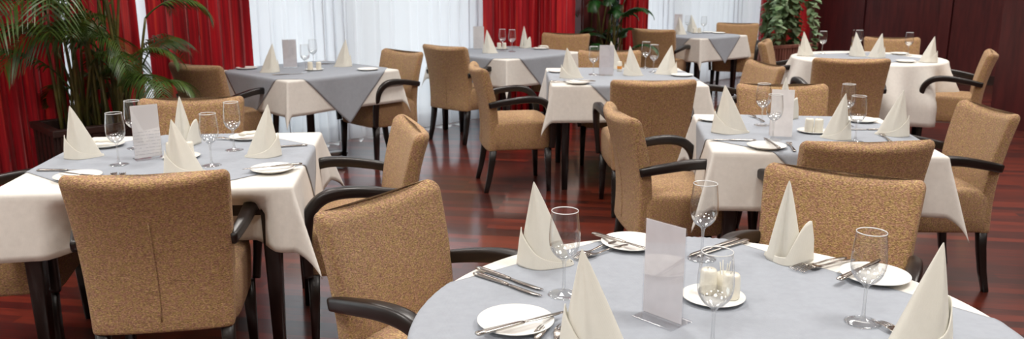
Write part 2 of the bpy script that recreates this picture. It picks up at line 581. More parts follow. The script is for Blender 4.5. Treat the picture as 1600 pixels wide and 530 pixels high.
ITEMS = [('napkin', 0.076, 2.071, 0, -2.1, 1, 1.03, 'ivory peaked napkin just behind the left wine glass of the front round table'),
 ('lobed', 0.733, 2.106, 0, -20, 1, 1, 'ivory napkin with a rounded ear at the back of the front round table'),
 ('napkin', 0.158, 1.555, 0, -14, 1, 1, 'ivory peaked napkin at the near edge of the front round table, beside forks'),
 ('napkin', 0.849, 1.594, 0, 16, -1, 1, 'ivory peaked napkin at the right edge of the front round table'),
 ('glass', 0.123, 1.853, 0, -3.8, 1, 1, 'empty wine glass at the left of the front round table, beside the peaked napkin'),
 ('glass', 0.506, 2.106, 0, -13.5, 1, 1, 'empty wine glass at the back of the front round table, nearest its edge'),
 ('glass', 0.766, 1.691, 0, -24.4, 1, 1, 'empty wine glass on the right of the front round table'),
 ('glass', 0.407, 1.564, 0, -14.6, 1, 1, 'empty wine glass in front of the white shakers on the front round table'),
 ('plate', 0.008, 1.681, 0, -0.3, 1, 1, 'white side plate with a knife at the near left of the front round table'),
 ('plate', 0.333, 2.219, 0, -8.5, 1, 1, 'white side plate with a knife at the back of the front round table'),
 ('plate', 0.907, 1.962, 0, -24.8, 1, 1, 'white side plate behind the right-hand wine glass on the front round table'),
 ('saucer', 0.471, 1.826, 0, -14.5, 1, 1, 'white saucer carrying shakers in the middle of the front round table'),
 ('shaker', 0.464, 1.851, 0.006, -14.1, 1, 1, 'left white shaker on the saucer of the front round table'),
 ('shaker', 0.51, 1.819, 0.006, -15.7, 1, 1, 'right white shaker on the saucer of the front round table'),
 ('toothpick', 0.504, 1.862, 0.006, -15.0, 1, 1, 'small white toothpick holder behind the shakers on the front round table'),
 ('blankmenu', 0.33, 1.708, 0, -48, 1, 1, 'clear acrylic menu stand in the middle of the front round table'),
 ('knife', -0.008, 1.95, 0, -43.2, 1, 1, 'rear of two side-by-side table knives at the left of the front round table'),
 ('knife', -0.013, 1.911, 0, -42.9, 1, 1, 'nearer of two side-by-side table knives at the left of the front round table'),
 ('knife', 0.021, 1.649, 0.0145, 31.9, 1, 1, 'knife resting across the left front side plate of the front round table'),
 ('knife', 0.309, 2.193, 0.0145, -45.7, 1, 1, 'knife resting across the back side plate of the front round table'),
 ('knife', 0.583, 2.185, 0, -141.6, 1, 1, 'right one of two table knives behind the back wine glass of the front round table'),
 ('knife', 0.561, 2.191, 0, -140.0, 1, 1, 'left one of two table knives behind the back wine glass of the front round table'),
 ('knife', 0.876, 1.977, 0.0145, 42.1, 1, 1, 'knife resting across the right side plate of the front round table'),
 ('fork', 0.226, 2.167, 0, -132.1, 1, 1, 'left fork beside the back side plate of the front round table'),
 ('fork', 0.246, 2.148, 0, -140.0, 1, 1, 'right fork beside the back side plate of the front round table'),
 ('fork', 0.803, 2.058, 0, -152.1, 1, 1, 'rear fork of the pair right of the back napkin on the front round table'),
 ('fork', 0.818, 2.043, 0, -152.8, 1, 1, 'front fork of the pair right of the back napkin on the front round table'),
 ('fork', 0.043, 1.574, 0, 71.9, 1, 1, 'left fork of the pair by the near napkin on the front round table'),
 ('fork', 0.085, 1.58, 0, 71.9, 1, 1, 'right fork of the pair by the near napkin on the front round table'),
 ('fork', 0.821, 1.594, 0, 105.5, 1, 1, 'fork beside the right-edge napkin of the front round table'),
 ('napkin', -1.779, 3.355, 0, 24, 1, 1, 'ivory peaked napkin at the left end of the left front square table'),
 ('napkin', -1.022, 3.379, 0, 14, -1, 1, 'ivory peaked napkin at the right end of the left front square table'),
 ('lobed', -1.448, 3.615, 0, 21.8, 1, 1, 'ivory peaked napkin at the back of the left front square table, before the orange-lit chair'),
 ('napkin', -1.252, 3.065, 0, 22.2, 1, 0.98, 'ivory peaked napkin at the near side of the left front square table'),
 ('glass', -1.559, 3.215, 0, 25.9, 1, 1, 'wine glass left of the menu card on the left front square table'),
 ('glass', -1.63, 3.533, 0, 24.8, 1, 1, 'wine glass behind the menu card on the left front square table'),
 ('glass', -1.187, 3.203, 0, 20.3, 1, 1, 'nearer of two wine glasses right of centre on the left front square table'),
 ('glass', -1.192, 3.493, 0, 18.8, 1, 1, 'farther of two wine glasses right of centre on the left front square table'),
 ('menu', -1.489, 3.33, 0, 38, 1, 1, 'menu sheet in a clear stand on the left front square table'),
 ('saucer', -1.359, 3.342, 0, 22.1, 1, 1, 'white saucer holding the shakers on the left front square table'),
 ('shaker', -1.399, 3.34, 0.006, 22.7, 1, 1, 'left white shaker on the saucer of the left front square table'),
 ('shaker', -1.331, 3.352, 0.006, 21.7, 1, 1, 'right white shaker behind the near napkin on the left front square table'),
 ('plate', -1.61, 2.995, 0, 28.3, 1, 1, 'white side plate with knife at the near left of the left front square table'),
 ('plate', -1.788, 3.574, 0, 26.6, 1, 1, 'white side plate with folded paper behind the left napkin on the left front square table'),
 ('roll', -1.784, 3.55, 0.0135, 20, 1, 1, 'pale folded paper lying on the back left plate of the left front square table'),
 ('plate', -0.922, 3.117, 0, 16.5, 1, 1, 'white side plate with a knife at the near right of the left front square table'),
 ('plate', -1.21, 3.746, 0, 17.9, 1, 1, 'white side plate at the far right of the left front square table, behind its napkin'),
 ('roll', -1.194, 3.727, 0.0135, 40, 1, 1, 'pale folded paper lying on the far right plate of the left front square table'),
 ('knife', -1.711, 3.106, 0, 0.0, 1, 1, 'table knife behind the near left plate of the left front square table'),
 ('knife', -1.583, 2.972, 0.0145, 157.2, 1, 1, 'knife resting on the near left plate of the left front square table'),
 ('knife', -0.919, 3.109, 0.0145, -153.6, 1, 1, 'knife resting on the near right plate of the left front square table'),
 ('knife', -1.006, 3.547, 0, -161.2, 1, 1, 'table knife right of the right-end napkin on the left front square table'),
 ('fork', -1.468, 2.98, 0, 115.8, 1, 1, 'left fork of the pair behind the foreground chair back on the left front square table'),
 ('fork', -1.435, 2.976, 0, 114.5, 1, 1, 'right fork of the pair behind the foreground chair back on the left front square table'),
 ('fork', -1.265, 3.709, 0, 173.9, 1, 1, 'fork left of the far right plate on the left front square table'),
 ('napkin', -1.831, 6.329, 0, 16.1, -1, 1, 'napkin peak at the near left of the square table by the left white sheers'),
 ('napkin', -1.353, 6.722, 0, 11.4, -1, 1, 'napkin peak at the right of the square table by the left white sheers'),
 ('blankmenu', -1.763, 6.63, 0, 12, 1, 1, 'grey-looking menu stand on the square table by the left white sheers'),
 ('glass', -1.568, 6.329, 0, 13.9, 1, 1, 'nearer wine glass on the square table by the left white sheers'),
 ('glass', -1.622, 6.815, 0, 13.4, 1, 1, 'farther wine glass on the square table by the left white sheers'),
 ('saucer', -1.534, 6.455, 0, 13.4, 1, 1, 'saucer with two shakers on the square table by the left white sheers'),
 ('shaker', -1.561, 6.445, 0.006, 13.6, 1, 1, 'left shaker on the saucer of the square table by the left white sheers'),
 ('shaker', -1.495, 6.446, 0.006, 13.0, 1, 1, 'right shaker on the saucer of the square table by the left white sheers'),
 ('plate', -2.082, 6.541, 0, 17.7, 1, 1, 'side plate at the left corner of the square table by the left white sheers'),
 ('plate', -1.117, 6.455, 0, 9.8, 1, 1, 'side plate at the right corner of the square table by the left white sheers'),
 ('knife', -1.662, 6.168, 0, 24.8, 1, 1, 'knife at the near corner of the square table by the left white sheers'),
 ('knife', -1.507, 6.888, 0, 18.1, 1, 1, 'knife at the far side of the square table by the left white sheers'),
 ('napkin', -0.216, 7.854, 0, 1.6, 1, 1, 'napkin peak on the left of the grey-draped table by the middle red curtain'),
 ('lobed', 0.128, 8.397, 0, -0.9, 1, 1, 'napkin peak on the right of the grey-draped table by the middle red curtain'),
 ('menu', -0.328, 8.249, 0, 10, 1, 1, 'menu stand behind the left napkin on the grey-draped table by the middle red curtain'),
 ('glass', -0.092, 8.046, 0, 0.7, 1, 1, 'farther wine glass on the grey-draped table by the middle red curtain'),
 ('glass', -0.0, 7.981, 0, 0.0, 1, 1, 'nearer wine glass on the grey-draped table by the middle red curtain'),
 ('saucer', -0.101, 8.249, 0, 0.7, 1, 1, 'saucer with two shakers on the grey-draped table by the middle red curtain'),
 ('shaker', -0.126, 8.217, 0.006, 0.9, 1, 1, 'left shaker on the grey-draped table by the middle red curtain'),
 ('shaker', -0.076, 8.218, 0.006, 0.5, 1, 1, 'right shaker on the grey-draped table by the middle red curtain'),
 ('plate', 0.284, 8.245, 0, -2.0, 1, 1, 'side plate with folded paper at the right of the grey-draped table'),
 ('roll', 0.309, 8.245, 0.0135, 10, 1, 1, 'pale folded paper on the right plate of the grey-draped table'),
 ('plate', -0.517, 8.046, 0, 3.7, 1, 1, 'side plate at the left of the grey-draped table, beside the chair back'),
 ('napkin', 0.415, 5.978, 0, -4.0, 1.15, 1, 'wide napkin peak at the front left of the centre square table'),
 ('napkin', 0.795, 6.565, 0, -6.9, 1, 1, 'tall napkin peak at the back of the centre square table, beside the menu stand'),
 ('napkin', 0.883, 6.129, 0, -8.2, 1, 1, 'small napkin peak just above the brown chair back at the centre square table'),
 ('napkin', 1.161, 6.207, 0, -10.6, -1.15, 1, 'wide napkin peak at the right of the centre square table'),
 ('glass', 0.603, 6.168, 0, -5.6, 1, 1, 'wine glass left of the menu stand on the centre square table'),
 ('glass', 1.053, 6.585, 0, -9.1, 1, 1, 'farther wine glass of the right-hand pair on the centre square table'),
 ('glass', 1.076, 6.329, 0, -9.6, 1, 1, 'nearer wine glass of the right-hand pair on the centre square table'),
 ('blankmenu', 0.694, 6.129, 0, -8, 1, 1, 'pale menu stand in the middle of the centre square table'),
 ('pot', 0.823, 6.37, 0, -7.4, 1, 1, 'small white pot with an orange band on the centre square table'),
 ('plate', 0.451, 5.675, 0, -4.5, 1, 1, 'side plate at the near left of the centre square table'),
 ('plate', 0.355, 6.329, 0, -3.2, 1, 1, 'side plate at the far left corner of the centre square table'),
 ('plate', 1.245, 6.091, 0, -11.6, 1, 1, 'side plate at the far right of the centre square table'),
 ('knife', 0.375, 5.747, 0, 14.2, 1, 1, 'knife behind the near left plate of the centre square table'),
 ('knife', 0.463, 5.695, 0.0145, 158.9, 1, 1, 'knife resting on the near left plate of the centre square table'),
 ('napkin', 1.026, 3.901, 0, -2, 1.2, 1.05, 'wide ivory napkin peak at the left of the right square table'),
 ('lobed', 1.425, 4.292, 0, -18.4, 1, 1, 'ivory napkin peak hidden behind the menu card of the right square table'),
 ('napkin', 1.495, 3.746, 0, -30, -0.9, 0.98, 'slim rumpled ivory napkin peak at the near side of the right square table'),
 ('napkin', 1.791, 3.827, 0, -25.1, -1, 1, 'ivory napkin peak at the right end of the right square table'),
 ('glass', 1.245, 4.088, 0, -16.9, 1, 1, 'farther wine glass left of the menu card on the right square table'),
 ('glass', 1.186, 3.716, 0, -17.7, 1, 1, 'nearer wine glass in front of the menu card on the right square table'),
 ('glass', 1.656, 4.07, 0, -22.1, 1, 1, 'farther wine glass right of the shakers on the right square table'),
 ('glass', 1.544, 3.672, 0, -22.8, 1, 1, 'nearer wine glass right of the shakers on the right square table'),
 ('card', 1.254, 3.822, 0, -14, 1, 1, 'plain white menu card standing on the right square table'), ('saucer', 1.435, 3.901, 0, -20.2, 1, 1, 'saucer with two shakers on the right square table'),
 ('shaker', 1.405, 3.875, 0.006, -19.9, 1, 1.1, 'left white shaker on the right square table'), ('shaker', 1.446, 3.862, 0.006, -20.6, 1, 1.1, 'right white shaker on the right square table'),
 ('plate', 1.108, 3.545, 0, -17.4, 1, 1, 'side plate with a knife at the near left of the right square table'),
 ('plate', 1.038, 4.228, 0, -13.8, 1, 1, 'side plate at the far left corner of the right square table'),
 ('plate', 1.781, 4.196, 0, -23.0, 1, 1, 'side plate at the far right of the right square table, behind the glasses'),
 ('knife', 0.992, 3.692, 0, 175.1, 1, 1, 'table knife at the left of the right square table, behind the near left plate'),
 ('knife', 1.133, 3.562, 0.0145, 89.2, 1, 1, 'knife resting on the near left plate of the right square table'),
 ('knife', 1.722, 3.951, 0, 180.0, 1, 1, 'table knife behind the right-end napkin of the right square table'),
 ('fork', 1.216, 3.552, 0, 80.6, 1, 1, 'fork right of the near left plate on the right square table'),
 ('fork', 1.715, 3.756, 0, 80.6, 1, 1, 'fork left of the right-end napkin on the right square table'),
 ('fork', 1.271, 4.264, 0, 94.9, 1, 1, 'fork at the far side of the right square table, left of the glasses'),
 ('napkin', 2.663, 7.61, 0, -19.3, 1, 1, 'napkin peak at the left of the round table by the dark panelling'),
 ('napkin', 3.112, 7.552, 0, -22.4, 1, 1, 'napkin peak in the middle of the round table, just above the wide brown chair back'),
 ('napkin', 3.254, 7.437, 0, -23.6, -1, 1, 'slim napkin peak right of the middle on the round table by the dark panelling'),
 ('napkin', 3.532, 7.062, 0, -26.6, -1, 1, 'napkin peak at the right edge of the round table by the dark panelling'),
 ('glass', 2.886, 7.791, 0, -20.3, 1, 1, 'left wine glass on the round table by the dark panelling'),
 ('glass', 3.271, 7.917, 0, -22.4, 1, 1, 'middle wine glass on the round table by the dark panelling'),
 ('glass', 3.602, 7.61, 0, -25.3, 1, 1, 'right wine glass on the round table by the dark panelling'),
 ('clearmenu', 3.136, 7.73, 0, 60, 1, 1, 'clear menu stand on the round table by the dark panelling'),
 ('plate', 3.332, 7.062, 0, -25.3, 1, 1, 'side plate at the near right of the round table by the dark panelling'),
 ('plate', 3.58, 7.73, 0, -24.9, 1, 1, 'side plate at the far right of the round table by the dark panelling'),
 ('napkin', 2.284, 10.676, 0, -12.1, 1, 1, 'brownish napkin peak on the right of the small far table'),
 ('napkin', 2.036, 10.206, 0, -11.3, 1, 1, 'napkin at the left of the small far table, below the tall card'),
 ('blankmenu', 2.09, 10.604, 0, 8, 1, 1, 'tall brownish card stand at the left of the small far table'), ('glass', 2.196, 10.531, 0, -11.8, 1, 1, 'left wine glass on the small far table'),
 ('glass', 2.359, 10.366, 0, -12.8, 1, 1, 'right wine glass on the small far table'), ('saucer', 2.284, 10.421, 0, -12.4, 1, 1, 'saucer with two shakers on the small far table'),
 ('shaker', 2.252, 10.397, 0.006, -12.2, 1, 1, 'left shaker on the small far table'), ('shaker', 2.314, 10.395, 0.006, -12.6, 1, 1, 'right shaker on the small far table'),
 ('plate', 2.547, 10.362, 0, -13.8, 1, 1, 'side plate at the right of the small far table'), ('plate', 2.44, 10.49, 0, -13.1, 1, 1, 'side plate in the middle of the small far table')]
SHEERS = [(-5.24, -3.43, 'narrow strips of white sheer seen on either side of the palm'), (-3.17, -0.36, 'wide white sheer curtain behind the left window table and tan chairs'),
 (1.89, 5.15, 'white sheer curtain behind the small far table')]
CURTAINS = [(-5.58, -4.39, 'red curtain at the far left, left of the palm'), (-4.32, -3.88, 'dark red curtain directly behind the palm'),
 (-3.81, -3.03, 'bright red curtain between the palm and the wide white sheer'), (-0.49, 0.8, 'red curtain in the middle, right of the wide white sheer'),
 (1.64, 2.15, 'narrow red curtain at the left edge of the far sheer'), (4.85, 6.3, 'red curtain at the far right corner, behind the trailing plant')]
PIER = 1.21
PLANTER_L = (-2.58, 5.6, 0.77, 1.1, 0.45, 0.54)
PALM = (-2.76, 5.5, 0.44)
PLANTER_M = (1.03, 9.5, 0.77, 0.5, 0.36, 0.42)
PLANT_M = (1.03, 9.5, 0.33)
PLANTER_R = (3.62, 11.2, 0.52, 0.8, 0.4, 0.56)
POTHOS = (3.62, 11.2, 0.47)
PALM_SPECS = [(0.0, 0.46, 0.46, 2.02, 0.79, 0.25, 0.01), (137.5, 0.64, 0.48, 2.51, 0.88, 0.2, 0.014), (275.0, 0.79, 0.85, 1.98, 0.88, 0.28, 0.014), (52.5, 1.22, 0.6, 2.54, 0.87, 0.29, 0.01),
 (190.0, 0.54, 0.44, 2.58, 1.28, 0.2, 0.014), (327.5, 0.3, 0.56, 2.3, 0.86, 0.28, 0.01), (105.0, 0.72, 0.35, 2.59, 1.08, 0.21, 0.014), (242.5, 0.53, 1.07, 2.61, 1.26, 0.32, 0.014),
 (20.0, 0.76, 0.52, 2.24, 0.85, 0.27, 0.01), (157.5, 0.54, 0.47, 1.94, 1.13, 0.16, 0.014), (295.0, 0.51, 0.54, 2.17, 1.35, 0.26, 0.01), (72.5, 0.42, 0.23, 2.41, 0.92, 0.14, 0.01),
 (210.0, 0.59, 1.01, 2.35, 1.29, 0.29, 0.014), (347.5, 0.31, 0.45, 2.51, 1.12, 0.24, 0.01), (125.0, 0.46, 0.39, 2.27, 0.78, 0.17, 0.014), (262.5, 0.97, 1.06, 2.49, 1.33, 0.36, 0.014),
 (40.0, 0.22, 0.49, 2.52, 1.0, 0.3, 0.01), (177.5, 1.24, 0.44, 2.13, 0.86, 0.21, 0.014), (315.0, 0.69, 0.46, 2.67, 0.95, 0.25, 0.01), (92.5, 0.21, 0.34, 2.53, 0.97, 0.17, 0.014),
 (230.0, 0.52, 0.78, 2.24, 0.87, 0.36, 0.014), (7.5, 0.27, 0.45, 2.44, 0.84, 0.24, 0.01), (145.0, 0.24, 0.41, 2.7, 0.82, 0.17, 0.014), (282.5, 0.78, 1.02, 2.69, 1.04, 0.3, 0.014),
 (60.0, 0.47, 0.52, 2.24, 0.9, 0.22, 0.01), (197.5, 1.18, 0.47, 1.93, 0.9, 0.19, 0.014), (335.0, 0.47, 0.48, 2.6, 0.84, 0.24, 0.01), (112.5, 0.26, 0.48, 2.69, 0.99, 0.19, 0.014),
 (250.0, 1.19, 0.98, 2.5, 1.05, 0.34, 0.014), (27.5, 0.3, 0.48, 2.62, 1.3, 0.3, 0.01), (165.0, 0.57, 0.44, 2.41, 1.24, 0.2, 0.014), (302.5, 0.78, 0.57, 2.11, 1.3, 0.28, 0.01),
 (80.0, 1.25, 0.35, 2.67, 1.15, 0.21, 0.014), (217.5, 0.25, 1.06, 2.67, 1.15, 0.27, 0.014), (355.0, 0.27, 0.47, 2.36, 1.2, 0.27, 0.01), (132.5, 1.22, 0.37, 2.64, 0.76, 0.16, 0.014),
 (270.0, 1.16, 0.79, 2.53, 1.28, 0.34, 0.014), (47.5, 0.81, 0.61, 2.44, 0.95, 0.24, 0.01), (185.0, 1.18, 0.46, 2.32, 0.77, 0.18, 0.014), (322.5, 0.24, 0.56, 2.59, 1.11, 0.26, 0.01),
 (100.0, 0.35, 0.39, 2.32, 0.76, 0.2, 0.014), (237.5, 1.12, 1.04, 2.33, 0.98, 0.27, 0.014), (15.0, 1.07, 0.5, 2.29, 1.33, 0.24, 0.01), (152.5, 0.3, 0.36, 2.61, 1.06, 0.19, 0.014),
 (290.0, 0.68, 1.05, 1.95, 1.28, 0.34, 0.014), (67.5, 0.42, 0.5, 2.24, 1.23, 0.29, 0.01), (205.0, 0.38, 1.06, 2.02, 1.05, 0.28, 0.014), (342.5, 0.57, 0.54, 2.47, 0.75, 0.3, 0.01)]
PLANT_M_SPECS = [(-5.3, 0.59, 0.4, 2.24, 1.09, 0.12, 0.022), (89.8, 0.83, 0.37, 2.29, 1.39, 0.15, 0.022), (198.8, 0.64, 0.36, 2.42, 1.08, 0.17, 0.022), (285.3, 0.84, 0.46, 2.15, 1.07, 0.13, 0.022),
 (35.3, 0.44, 0.43, 1.72, 0.85, 0.13, 0.022), (133.3, 0.29, 0.48, 1.93, 1.15, 0.14, 0.022), (224.9, 0.22, 0.38, 2.44, 0.91, 0.15, 0.022), (313.6, 0.39, 0.3, 1.62, 1.37, 0.16, 0.022),
 (63.8, 0.8, 0.49, 1.74, 1.15, 0.14, 0.022), (154.4, 0.9, 0.45, 2.47, 0.87, 0.15, 0.022), (254.1, 0.75, 0.42, 2.35, 0.98, 0.17, 0.022), (343.5, 0.63, 0.48, 2.23, 0.99, 0.13, 0.022),
 (78.2, 0.65, 0.5, 2.41, 1.04, 0.14, 0.022), (188.9, 0.38, 0.38, 1.61, 0.91, 0.15, 0.022), (282.3, 0.64, 0.37, 2.46, 1.17, 0.13, 0.022), (1.7, 0.93, 0.5, 2.43, 1.16, 0.14, 0.022),
 (99.3, 0.36, 0.34, 2.44, 1.34, 0.16, 0.022), (197.9, 0.34, 0.36, 2.45, 0.9, 0.16, 0.022), (309.7, 0.59, 0.49, 1.84, 1.11, 0.13, 0.022), (30.2, 0.18, 0.36, 1.71, 0.84, 0.17, 0.022),
 (132.6, 0.86, 0.44, 2.26, 1.19, 0.17, 0.022), (246.0, 0.73, 0.41, 2.22, 1.23, 0.15, 0.022), (332.4, 0.27, 0.47, 2.04, 0.84, 0.13, 0.022), (79.7, 0.35, 0.38, 2.21, 1.32, 0.14, 0.022),
 (163.0, 0.49, 0.31, 2.39, 0.81, 0.17, 0.022), (253.3, 0.28, 0.47, 2.34, 0.94, 0.15, 0.022)]

# ------------------------------------------------------------------ the room: window wall runs diagonally, n points into the room
DU = Vector((.718, .696, 0)); DN = Vector((.696, -.718, 0)); W0 = Vector((0, 8.85, 0))
def W(s, n, z=0.0):
    return W0 + DU * s + DN * n + Vector((0, 0, z))
WANG = math.atan2(.696, .718)
S0, S1, N0, N1, ZC = -10.0, 6.35, -.22, 13.0, 3.0

def slab(name, pts, thick, mat):
    bm = bmesh.new()
    lo = [bm.verts.new(p) for p in pts]
    off = Vector(thick)
    hi = [bm.verts.new(Vector(p) + off) for p in pts]
    bm.faces.new(lo); bm.faces.new(hi)
    k = len(pts)
    for i in range(k):
        bm.faces.new((lo[i], lo[(i + 1) % k], hi[(i + 1) % k], hi[i]))
    return struct(obj(name, bm, mat, smooth=False))

slab('floor', [W(S0 - .2, N0 - .2), W(S1 + .2, N0 - .2), W(S1 + .2, N1 + .2), W(S0 - .2, N1 + .2)], (0, 0, -.1), M['floor'])
slab('ceiling', [W(S0 - .2, N0 - .2, ZC), W(S1 + .2, N0 - .2, ZC), W(S1 + .2, N1 + .2, ZC), W(S0 - .2, N1 + .2, ZC)], (0, 0, .1), M['ceil'])
slab('wall_rear', [W(S0, N1), W(S1, N1), W(S1, N1, ZC), W(S0, N1, ZC)], DN * .1, M['plaster'])
slab('wall_left', [W(S0, N0), W(S0, N1), W(S0, N1, ZC), W(S0, N0, ZC)], DU * -.1, M['plaster'])

# right wall: panelled mahogany with vertical reveals
bm = bmesh.new()
prof = []
nn = N0
edges = []
pw = [1.05, .16] * 8
nacc = N0
segs = []
for i, w in enumerate(pw):
    segs.append((nacc, min(nacc + w, N1), i % 2)); nacc += w
segs.append((nacc, N1, 0))
for a, b, k in segs:
    d = 0.0 if k == 0 else .035
    c = W(S1 + .06 - d / 2, (a + b) / 2, ZC / 2)
    add_box(bm, c, (.12 + d, b - a - .008, ZC), WANG)
add_box(bm, W(S1 + .09, (N0 + N1) / 2, ZC / 2), (.06, N1 - N0, ZC), WANG)
struct(obj('wall_right', bm, M['panel'], smooth=False))
bm = bmesh.new(); add_box(bm, W(S1 - .03, (N0 + N1) / 2, .06), (.025, N1 - N0, .12), WANG)
struct(obj('baseboard_right', bm, M['planter'], smooth=False))

# window wall: upper header and bays of tall glazing
bm = bmesh.new(); add_box(bm, W((S0 + S1) / 2, N0 - .1, 2.85), (S1 - S0, .16, .30), WANG)
struct(obj('wall_window', bm, M['plaster'], smooth=False))
nb = 10
bw = (S1 - S0) / nb
for i in range(nb):
    sa = S0 + i * bw; sm = sa + bw / 2
    bm = bmesh.new()
    for s in (sa + .03, sa + bw - .03): add_box(bm, W(s, N0 - .1, 1.35), (.06, .08, 2.7), WANG)
    for z in (.04, 2.66): add_box(bm, W(sm, N0 - .1, z), (bw - .12, .08, .08), WANG)
    f = struct(obj('window_%d' % (i + 1), bm, M['frame'], smooth=False))
    bm = bmesh.new(); add_box(bm, W(sm, N0 - .1, 1.35), (bw - .12, .006, 2.56), WANG)
    g = obj('pane', bm, M['pane'], f, smooth=False)

def drape(name, s0, s1, n, amp, per, mat, z0=.015, z1=2.68, seed=1, wob=.35, pinch=0):
    rnd = random.Random(seed)
    # irregular pleats: cumulative phase
    cols = max(24, int((s1 - s0) / .0135))
    ph = []; acc = rnd.random() * 6
    for i in range(cols + 1):
        acc += (s1 - s0) / cols / per * 2 * PI * (1 + wob * math.sin(i * .05 + seed) + wob * .6 * math.sin(i * .021 * 7 + seed * 2))
        ph.append(acc)
    rows = 10
    bm = bmesh.new()
    G = []
    for j in range(rows + 1):
        z = z0 + (z1 - z0) * j / rows
        row = []
        for i in range(cols + 1):
            s = s0 + (s1 - s0) * i / cols
            k = 1 + .25 * math.sin(i * .11 + j * .35 + seed)
            a = amp * k * (1.1 - .35 * j / rows)
            y = a * math.sin(ph[i] + .25 * math.sin(j * .5 + i * .02))
            if j == 0: zz = z + .006 * math.sin(ph[i])
            else: zz = z
            row.append(bm.verts.new(W(s + .35 * a * math.sin(2 * ph[i]), n + y, zz)))
        G.append(row)
    for j in range(rows):
        for i in range(cols):
            bm.faces.new((G[j][i], G[j][i + 1], G[j + 1][i + 1], G[j + 1][i]))
    return obj(name, bm, mat)

for i, (a, b, lab) in enumerate(SHEERS):
    tag(drape('sheer_curtain', a, b, 0.0, .035, .15, M['sheer'], seed=10 + i), lab, 'sheer curtain', 'white sheers along the window wall')
for i, (a, b, lab) in enumerate(CURTAINS):
    tag(drape('red_curtain', a, b, .14, .045, .105, M['curtain'], seed=3 + i), lab, 'curtain', 'red curtains along the window wall')

# dark timber pier between the curtains
bm = bmesh.new()
add_box(bm, W(PIER, .02, 1.5), (.5, .2, 3.0), WANG)
for ds in (-.2, .2): add_box(bm, W(PIER + ds, .13, 1.5), (.08, .03, 3.0), WANG)
struct(obj('trim_1', bm, M['panel'], smooth=False))

# ------------------------------------------------------------------ chairs
def make_chair():
    root = empty('dining_chair')
    # seat: thick upholstered block
    bm = bmesh.new(); rings = []
    N = 48
    lv = [(.300, .93), (.303, .965), (.315, .99), (.38, 1.0), (.455, 1.0), (.480, .985), (.494, .95), (.502, .88), (.511, .6), (.515, .3)]
    for z, k in lv:
        r = []
        for i in range(N):
            a, b = sup(2 * PI * i / N, 7)
            r.append((a * (.256 - .008 * (.515 - z) / .2) * k, .005 + b * .222 * k, z))
        rings.append(r)
    loft(bm, rings)
    obj('seat', bm, M['fabric'], root)
    # backrest: curved in plan, leaning, dipped along the top
    bm = bmesh.new(); rings = []
    def back_y(t): return -.205 - .095 * t ** 1.5 + .02 * math.sin(PI * t)
    tv = [(.0, .80), (.006, .93), (.02, 1.0)] + [(k / 12, 1.0) for k in range(1, 12)] + [(1 - .062 * (1 - math.sin(q * PI / 16)), max(.02, math.cos(q * PI / 16))) for q in range(9)]
    for t, k in tv:
        z0 = .296 + .576 * t
        hw = (.232 + .03 * t) - .030 * (1 - k)
        th = .036 * k + .004 * (1 - t)
        r = []
        for i in range(N):
            a, b = sup(2 * PI * i / N, 6)
            x = a * hw
            u = x / .26
            y = back_y(t) + b * th + .040 * u * u * (.35 + .65 * t)
            z = z0 - .022 * (1 - min(1, u * u)) * t ** 3
            r.append((x, y, z))
        rings.append(r)
    loft(bm, rings)
    br = obj('backrest', bm, M['fabric'], root)
    # centre seam on the outside of the back
    bm = bmesh.new()
    sweep(bm, [(0, back_y(t) - .0365 - .004 * (1 - t), (.296 + .576 * t) - .022 * t ** 3) for t in [k / 14 for k in range(1, 11)]], (.003, .003), n=6, p=2)
    obj('seam', bm, M['fabric'], br)
    for sx in (-1, 1):
        # arm, bent down in front to the seat
        pts = smooth_path([(.248 * sx, -.225, .615), (.268 * sx, -.12, .637), (.280 * sx, .0, .655), (.284 * sx, .09, .655), (.284 * sx, .15, .634), (.281 * sx, .192, .585), (.276 * sx, .208, .51), (.268 * sx, .212, .42), (.258 * sx, .210, .315)], 5)
        n = len(pts)
        sz = []
        for i in range(n):
            t = i / (n - 1)
            sz.append((.016 + .010 * math.sin(PI * min(1, t * 1.15)), .020 + .004 * math.sin(PI * t)))
        bm = bmesh.new(); sweep(bm, pts, sz, side=(1, 0, 0), n=16, p=4)
        obj('arm', bm, M['wood'], root)
        bm = bmesh.new()
        sweep(bm, [(.228 * sx, .188, .312), (.230 * sx, .190, .2), (.233 * sx, .196, .0)], [(.025, .024), (.022, .021), (.015, .015)], n=12, p=5)
        obj('leg', bm, M['wood'], root)
        bm = bmesh.new()
        sweep(bm, [(.205 * sx, -.190, .312), (.207 * sx, -.200, .22), (.211 * sx, -.220, .1), (.216 * sx, -.245, .0)], [(.024, .024), (.022, .022), (.019, .019), (.015, .016)], n=12, p=5)
        obj('leg', bm, M['wood'], root)
    return root

POOL = {}
def pool(k, mk):
    if k not in POOL: POOL[k] = Pool(mk)
    return POOL[k].get()

for (bx, by, face, sc, lab, grp) in CHAIRS:
    f = math.radians(face)
    o = pool('chair', make_chair)
    px = bx + math.cos(f) * .30 * sc; py = by + math.sin(f) * .30 * sc
    place(o, px, py, 0, f - PI / 2, (sc, sc, 1))
    tag(o, lab, 'chair', grp)

